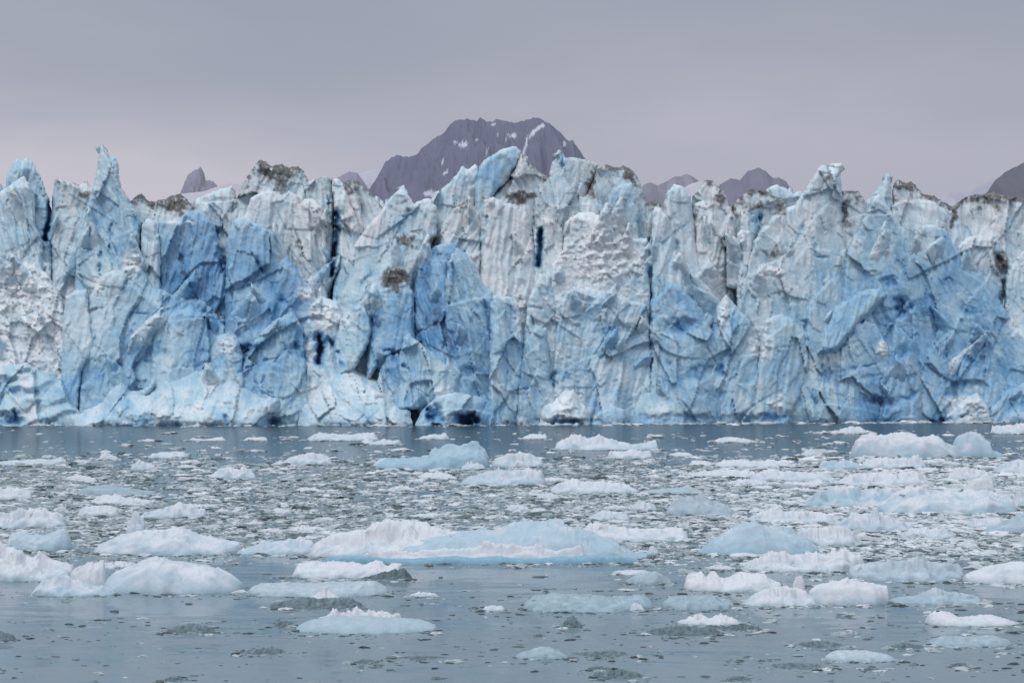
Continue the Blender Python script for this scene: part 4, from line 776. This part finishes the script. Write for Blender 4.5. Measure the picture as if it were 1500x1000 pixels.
floe('wide rough white floe below the blue pyramid floe', [(1085, 828), (1100, 818), (1120, 812), (1137, 808), (1160, 811), (1180, 810), (1205, 810), (1220, 808), (1233, 803), (1250, 809), (1268, 817)], 837, blue=.12, snow=.65, crag=.45)
floe('long grey floe with a dark muddy edge on the right', [(1242, 832), (1257, 824), (1271, 820), (1305, 820), (1340, 818), (1351, 815), (1357, 821), (1385, 822), (1409, 826), (1412, 840)], 851, blue=.22, snow=.35, crag=.3, p=3, grey=.35)
floe('smooth white floe cut by the right edge in the foreground', [(1410, 842), (1426, 833), (1444, 827), (1462, 822), (1481, 819), (1500, 818), (1545, 826)], 855, blue=.16, snow=.6, crag=.15)
floe('pale ragged translucent floe right of the blocky white floe', [(1300, 880), (1320, 874), (1340, 872), (1358, 866), (1372, 860), (1390, 865), (1410, 866), (1438, 872)], 885, blue=.28, snow=.25, crag=.4, grey=.35)
floe('two-humped white floe near the lower right', [(1356, 908), (1363, 897), (1370, 891), (1382, 892), (1393, 894), (1407, 902), (1420, 901), (1433, 899), (1448, 899), (1463, 900), (1478, 906), (1494, 912)], 917, blue=.1, snow=.7, crag=.22)
floe('low translucent slab under the two-humped white floe', [(1358, 940), (1370, 934), (1383, 930), (1420, 931), (1457, 928), (1470, 932), (1481, 939)], 947, blue=.32, snow=.15, crag=.2, p=3, grey=.65)
floe('flat pale cake near the bottom right', [(1207, 961), (1217, 955), (1228, 951), (1255, 950), (1280, 953), (1299, 956), (1312, 963)], 969, blue=.2, snow=.4, crag=.14, p=3, grey=.35)
f87 = floe('white peaked crust on a dark glassy plate right of centre foreground', [(990, 910), (1002, 906), (1015, 902), (1028, 896), (1039, 904), (1048, 900), (1057, 896), (1073, 903), (1091, 913)], 915, blue=.05, snow=.9, crag=.45)
floe('dark glassy plate', [(944, 924), (965, 919), (1000, 915), (1040, 918), (1058, 925)], 931, name='clear_ice', parent=f87, dark=True, snow=.5, p=3)
floe('dark glassy tongue', [(1050, 920), (1075, 914), (1100, 914), (1118, 919)], 923, name='clear_ice', parent=f87, dark=True, snow=.3, p=3)
floe('faint grey translucent cake at bottom centre', [(754, 958), (770, 951), (793, 944), (808, 946), (820, 950), (833, 961)], 965, blue=.36, snow=.05, crag=.14, grey=.65)
# dark clear lumps in the foreground, each somewhere of its own
for lab, a, b_, t, bs in [
 ('dark glassy lump alone in the left foreground', 239, 320, 911, 927), ('dark glassy lump cut by the left edge in the foreground', -24, 25, 921, 939),
 ('long dark glassy lump at bottom left of centre', 350, 424, 945, 958), ('round dark lump left of the lens-shaped floe', 398, 440, 907, 918),
 ('flat dark lump below the lens-shaped floe', 513, 560, 962, 972), ('thin dark strip of ice right of the translucent cake', 824, 934, 951, 963),
 ('dark ribbed lump below the thin dark strip', 856, 900, 973, 981), ('dark lump at the bottom edge right of centre', 1060, 1106, 988, 997),
 ('mottled dark lump left of the dark glassy plate', 820, 856, 901, 919), ('dark oval lump in the lower right corner area', 1388, 1420, 967, 977),
 ('thin dark slick of ice at bottom centre', 556, 680, 960, 968), ('dark lump touching the bottom edge at left', 234, 282, 989, 998),
 ('dark chip right of the wide grey slick at bottom right', 1262, 1290, 975, 982), ('dark crumbly streak left of the flat pale cake', 1120, 1218, 968, 980),
 ('dark round chip at the left end of the lower right water', 1098, 1118, 915, 924), ('dark clump under the pale cake cut at bottom', 860, 952, 978, 994),
 ('dark streak between the blocky floe and the flat pale cake', 1162, 1246, 936, 948), ('dark strip in front of the low translucent slab', 1300, 1360, 940, 950)]:
    k = np.linspace(0, 1, 7); rr = np.random.RandomState(int(a+900))
    pts = [(a+(b_-a)*q, bs-1-(bs-1-t)*(math.sin(math.pi*q)**.6)*(.7+.3*rr.rand())) for q in k]
    floe(lab, pts, bs, cat='clear ice', crag=.5, **CL)

# ------------------------------------------------------------------ small chunks (individuals) and brash (stuff)
rng = np.random.RandomState(11)
def ground(u, v):
    Y = FPX*CAMH/(v-HOR); return (u-750)*Y/FPX, Y
def hits(x, y, pad=0.0):
    for fx, fy, a, b_ in FOOTPRINTS:
        if ((x-fx)/(a+pad))**2+((y-fy)/(b_+pad))**2 < 1: return True
    return False
def cover(u, v):
    """how much brash covers the water, by place on the water"""
    band = np.interp(v, [622, 640, 662, 676, 690, 720, 770, 800, 830, 870, 920, 1000], [.02, .04, .10, .45, .85, 1, .95, .75, .40, .34, .26, .2])
    right = np.interp(u, [0, 700, 1000, 1500], [.9, .9, 1.1, 1.3])
    calm = ((u > 560) & (u < 920) & (v > 822) & (v < 862)) | ((u > 350) & (u < 430) & (v > 812) & (v < 845)) | ((u < 420) & (v > 872) & (v < 905))
    return band*right*np.where(calm, .12, 1.0)
# a dozen chunk shapes, shared by the copies
PROTO = []
for k in range(14):
    r = np.random.RandomState(500+k); npt = 7
    pts = [(700+100*q, 700-(1+9*r.rand()+10*math.sin(math.pi*q))*math.sin(math.pi*q)**.5) for q in np.linspace(0, 1, npt)]
    me, org = floe_mesh('ice_chunk', pts, 702, ratio=.7, crag=.6, blue=.12+.12*(k % 3 == 0), snow=.65, seed=9000+k*41)
    FOOTPRINTS.pop(); PROTO.append(me)
PW = 100/FPX*(FPX*CAMH/(702-HOR))
def zone(u, v):
    r = 'near the glacier' if v < 672 else ('in the upper brash' if v < 715 else ('in the thick of the brash' if v < 765 else ('in the lower brash' if v < 830 else 'in the foreground')))
    c = 'at the far left' if u < 190 else 'left of the blue sloping iceberg' if u < 520 else 'below the blue sloping iceberg' if u < 800 else 'right of the long flat-topped floe' if u < 1030 else 'below the hooked ice tower' if u < 1240 else 'around the square-sided berg side'
    return 'small white ice chunk %s %s' % (r, c), 'small ice chunks %s %s' % (r, c)
cnt = 0; tries = 0
proto_obj = None
while cnt < 225 and tries < 20000:
    tries += 1
    u = rng.uniform(-10, 1510); v = 640+rng.rand()**.9*200
    if rng.rand() > cover(u, v)*.9+.05*(v < 680): continue
    x, y = ground(u, v)
    wpx = 12+rng.exponential(13); wpx = min(wpx, 55)*np.interp(v, [640, 700, 840], [.8, 1.0, 1.25])
    if u > 1040 and 668 < v < 800: wpx *= 1.5
    wm = wpx/FPX*y
    if hits(x, y, wm*.3): continue
    lab, grp = zone(u, v)
    o = bpy.data.objects.new('ice_chunk', PROTO[rng.randint(len(PROTO))]) if proto_obj is None else proto_obj.copy()
    if proto_obj is None: proto_obj = o
    else: o.data = PROTO[rng.randint(len(PROTO))]
    COL.objects.link(o)
    s = wm/PW; o.location = (x, y, 0); o.scale = (s, s*rng.uniform(.8, 1.5), s*rng.uniform(.4, .85)); o.rotation_euler = (0, 0, rng.choice([0, math.pi])+rng.uniform(-.35, .35))
    tag(o, lab, 'ice chunk', grp); FOOTPRINTS.append((x, y, wm*.5, wm*.35)); cnt += 1

def lumps(name, N, weight, size, tint, mat, seed, flat, vr, fringe=0):
    r = np.random.RandomState(seed)
    u = r.uniform(-430, 1930, N*12); v = r.uniform(vr[0], vr[1], N*12)
    pat = fbm(u/95, v/16, seed, 4)*.5+.5
    keep = r.rand(N*12) < weight(u, v)*np.where(v < 835, sm(.22-.2*(fringe > .9), .7-.2*(fringe > .9), pat), sm(.5, .68, pat+.12*r.rand(N*12)))
    u, v = u[keep][:N], v[keep][:N]; print(name, keep.sum(), N)
    if fringe:                                                  # chips gathered along the edges of the floes
        eu, ev = [], []
        for fx, fy, fa, fb in FOOTPRINTS:
            kf = int(min(60, 6+fa/fy*FPX*.35*fringe))
            an = r.uniform(math.pi, 2*math.pi, kf); sc_ = 1+np.abs(r.normal(0, .10, kf))
            px_, py_ = fx+fa*sc_*np.cos(an), fy+fb*sc_*np.sin(an)*1.05-r.exponential(.006, kf)*fy
            eu.append(750+px_*FPX/py_); ev.append(HOR+CAMH*FPX/py_)
        if fringe > .9:                                             # and blocks fallen along the foot of the ice
            fu = r.uniform(-100, 1600, 420); fy_ = front_line(fu)-18-r.exponential(9, 420); eu.append(fu); ev.append(HOR+CAMH*FPX/fy_)
        u = np.concatenate([u]+eu); v = np.concatenate([v]+ev)
    n = len(u)
    Y = FPX*CAMH/(v-HOR); X = (u-750)*Y/FPX
    w = size(u, v, r)/FPX*Y*.5
    na = 9
    a = np.linspace(0, 2*math.pi, na, endpoint=False)
    rings = [(1.0, -.04), (.86, .45), (.5, .85)]
    jr = 1+.5*(r.rand(n, 3, na)-.5)*2; jz = 1+.5*(r.rand(n, 3, na)-.5)*2
    asp = r.uniform(.55, 1.3, n)*np.interp(v, [820, 900], [1, .5]); rot = r.uniform(-.5, .5, n); h = w*flat*r.uniform(.5, 1.5, n)
    VV = np.zeros((n, 3*na+1, 3)); 
    for k, (rr, zz) in enumerate(rings):
        lx = np.cos(a)[None]*rr*jr[:, k]*w[:, None]; ly = np.sin(a)[None]*rr*jr[:, k]*(w*asp)[:, None]
        VV[:, k*na:(k+1)*na, 0] = X[:, None]+lx*np.cos(rot)[:, None]-ly*np.sin(rot)[:, None]
        VV[:, k*na:(k+1)*na, 1] = Y[:, None]+lx*np.sin(rot)[:, None]+ly*np.cos(rot)[:, None]
        VV[:, k*na:(k+1)*na, 2] = zz*h[:, None]*(jz[:, k] if k else 1)
    VV[:, -1] = np.stack([X, Y, h], -1)
    q = []; t = []
    for k in range(2):
        for j in range(na): q.append((k*na+j, k*na+(j+1) % na, (k+1)*na+(j+1) % na, (k+1)*na+j))
    for j in range(na): t.append((2*na+j, 2*na+(j+1) % na, 3*na))
    offs = (np.arange(n)*(3*na+1))[:, None, None]
    Q = (np.array(q)[None]+offs).reshape(-1, 4); T = (np.array(t)[None]+offs).reshape(-1, 3)
    c = tint(u, v, r, n); C = np.repeat(c[:, None], 3*na+1, 1)*(.85+.3*r.rand(n, 3*na+1, 1))
    o = link(name, mesh_np(name, VV.reshape(-1, 3), Q, np.clip(C.reshape(-1, 3), .01, .9), mat, False, T))
    return o
def tint_white(u, v, r, n):
    k = np.clip(r.beta(1.6, 1.6, n)+np.interp(u, [900, 1200], [0, .2])-np.interp(v, [780, 900], [0, .35]), 0, 1)[:, None]
    return lerp(np.array([.21, .27, .285]), np.array([.62, .645, .69]), k)
def tint_clear(u, v, r, n):
    k = (r.rand(n)**1.6)[:, None]
    return lerp(np.array([.045, .068, .075]), np.array([.27, .345, .36]), k)*np.interp(v, [800, 880], [1, .55])[:, None]
o = lumps('brash_ice', 42000, lambda u, v: cover(u, v)*np.interp(v, [622, 800, 840, 1000], [1, 1, .22, .05]), lambda u, v, r: (1.7+np.minimum(r.exponential(4.4, len(u)), 28))*np.interp(u, [900, 1200], [1, 1.3]), tint_white, MAT_BRASH, 71, .24, (630, 1010), 1.0)
tag(o, 'loose pale brash ice spread over the water between the floes', 'brash ice', kind='stuff')
o = lumps('clear_brash', 16000, lambda u, v: cover(u, v)*np.interp(v, [622, 660, 690, 800, 850, 1000], [.1, .3, 1, 1, .6, .30]), lambda u, v, r: (2.5+np.minimum(r.exponential(5.0, len(u)), np.interp(v, [780, 860], [28, 15]))), tint_clear, MAT_CLEAR, 72, .2, (650, 1010), .6)
tag(o, 'dark scattered bits of clear glassy ice between the floes', 'brash ice', kind='stuff')

# ------------------------------------------------------------------ light
SUN_EL, SUN_AZ = math.radians(52), math.radians(205)     # azimuth from +Y clockwise: behind and left of the camera
w = bpy.data.worlds.new('World'); scene.world = w; w.use_nodes = True
nt = w.node_tree; nt.nodes.clear(); N = nt.nodes.new; L = nt.links.new
out = N('ShaderNodeOutputWorld')
sky = N('ShaderNodeTexSky'); sky.sky_type = 'NISHITA'; sky.sun_disc = False
sky.sun_elevation = SUN_EL; sky.sun_rotation = SUN_AZ; sky.air_density = 1.0; sky.dust_density = 4.0
bg1 = N('ShaderNodeBackground'); bg1.inputs['Strength'].default_value = .08; L(sky.outputs['Color'], bg1.inputs['Color'])
# overcast cloud layer over the sky
tc = N('ShaderNodeTexCoord'); sep = N('ShaderNodeSeparateXYZ'); L(tc.outputs['Generated'], sep.inputs['Vector'])
nz = N('ShaderNodeTexNoise'); nz.inputs['Scale'].default_value = 3.0; nz.inputs['Detail'].default_value = 5
mp = N('ShaderNodeMapping'); mp.inputs['Scale'].default_value = (1, 1, 4); L(tc.outputs['Generated'], mp.inputs['Vector']); L(mp.outputs['Vector'], nz.inputs['Vector'])
ad = N('ShaderNodeMath'); ad.operation = 'MULTIPLY_ADD'; ad.inputs[1].default_value = .17
L(nz.outputs['Fac'], ad.inputs[0])
sb = N('ShaderNodeMath'); sb.operation = 'SUBTRACT'; sb.inputs[1].default_value = .085; L(sep.outputs['Z'], sb.inputs[0]); L(sb.outputs['Value'], ad.inputs[2])
rp = N('ShaderNodeValToRGB'); L(ad.outputs['Value'], rp.inputs['Fac'])
E = rp.color_ramp.elements
E[0].position = 0.0; E[0].color = (.62, .585, .645, 1)
E[1].position = 1.0; E[1].color = (1.05, 1.16, 1.28, 1)
for pos, c in ((.11, (.61, .59, .655)), (.155, (.565, .55, .62)), (.195, (.45, .455, .53)), (.235, (.385, .405, .485)), (.28, (.345, .375, .46)), (.40, (.44, .46, .53)), (.6, (.78, .87, .98))):
    e = E.new(pos); e.color = (*c, 1)
# the right part of the sky is greyer
mrx = N('ShaderNodeMapRange'); mrx.interpolation_type = 'SMOOTHSTEP'
mrx.inputs['From Min'].default_value = -.26; mrx.inputs['From Max'].default_value = .10; mrx.inputs['To Min'].default_value = 0; mrx.inputs['To Max'].default_value = .75
L(sep.outputs['X'], mrx.inputs['Value'])
mrz = N('ShaderNodeMapRange'); mrz.inputs['From Min'].default_value = .3; mrz.inputs['From Max'].default_value = .12
mrz.inputs['To Min'].default_value = 0; mrz.inputs['To Max'].default_value = 1; L(sep.outputs['Z'], mrz.inputs['Value'])
mu = N('ShaderNodeMath'); mu.operation = 'MULTIPLY'; L(mrx.outputs['Result'], mu.inputs[0]); L(mrz.outputs['Result'], mu.inputs[1])
mc = N('ShaderNodeMix'); mc.data_type = 'RGBA'; L(mu.outputs['Value'], mc.inputs['Factor']); L(rp.outputs['Color'], mc.inputs['A'])
mc.inputs['B'].default_value = (.38, .388, .472, 1)
bg2 = N('ShaderNodeBackground'); bg2.inputs['Strength'].default_value = 1.0; L(mc.outputs['Result'], bg2.inputs['Color'])
mix = N('ShaderNodeMixShader'); mix.inputs['Fac'].default_value = .93
L(bg1.outputs['Background'], mix.inputs[1]); L(bg2.outputs['Background'], mix.inputs[2]); L(mix.outputs['Shader'], out.inputs['Surface'])

sd_ = bpy.data.lights.new('sun', 'SUN'); sd_.energy = 1.3; sd_.angle = math.radians(25); sd_.color = (1.0, .985, .965)
so = bpy.data.objects.new('sun', sd_); COL.objects.link(so)
dirv = Vector((math.sin(SUN_AZ)*math.cos(SUN_EL), math.cos(SUN_AZ)*math.cos(SUN_EL), math.sin(SUN_EL)))
so.rotation_euler = dirv.to_track_quat('Z', 'Y').to_euler()
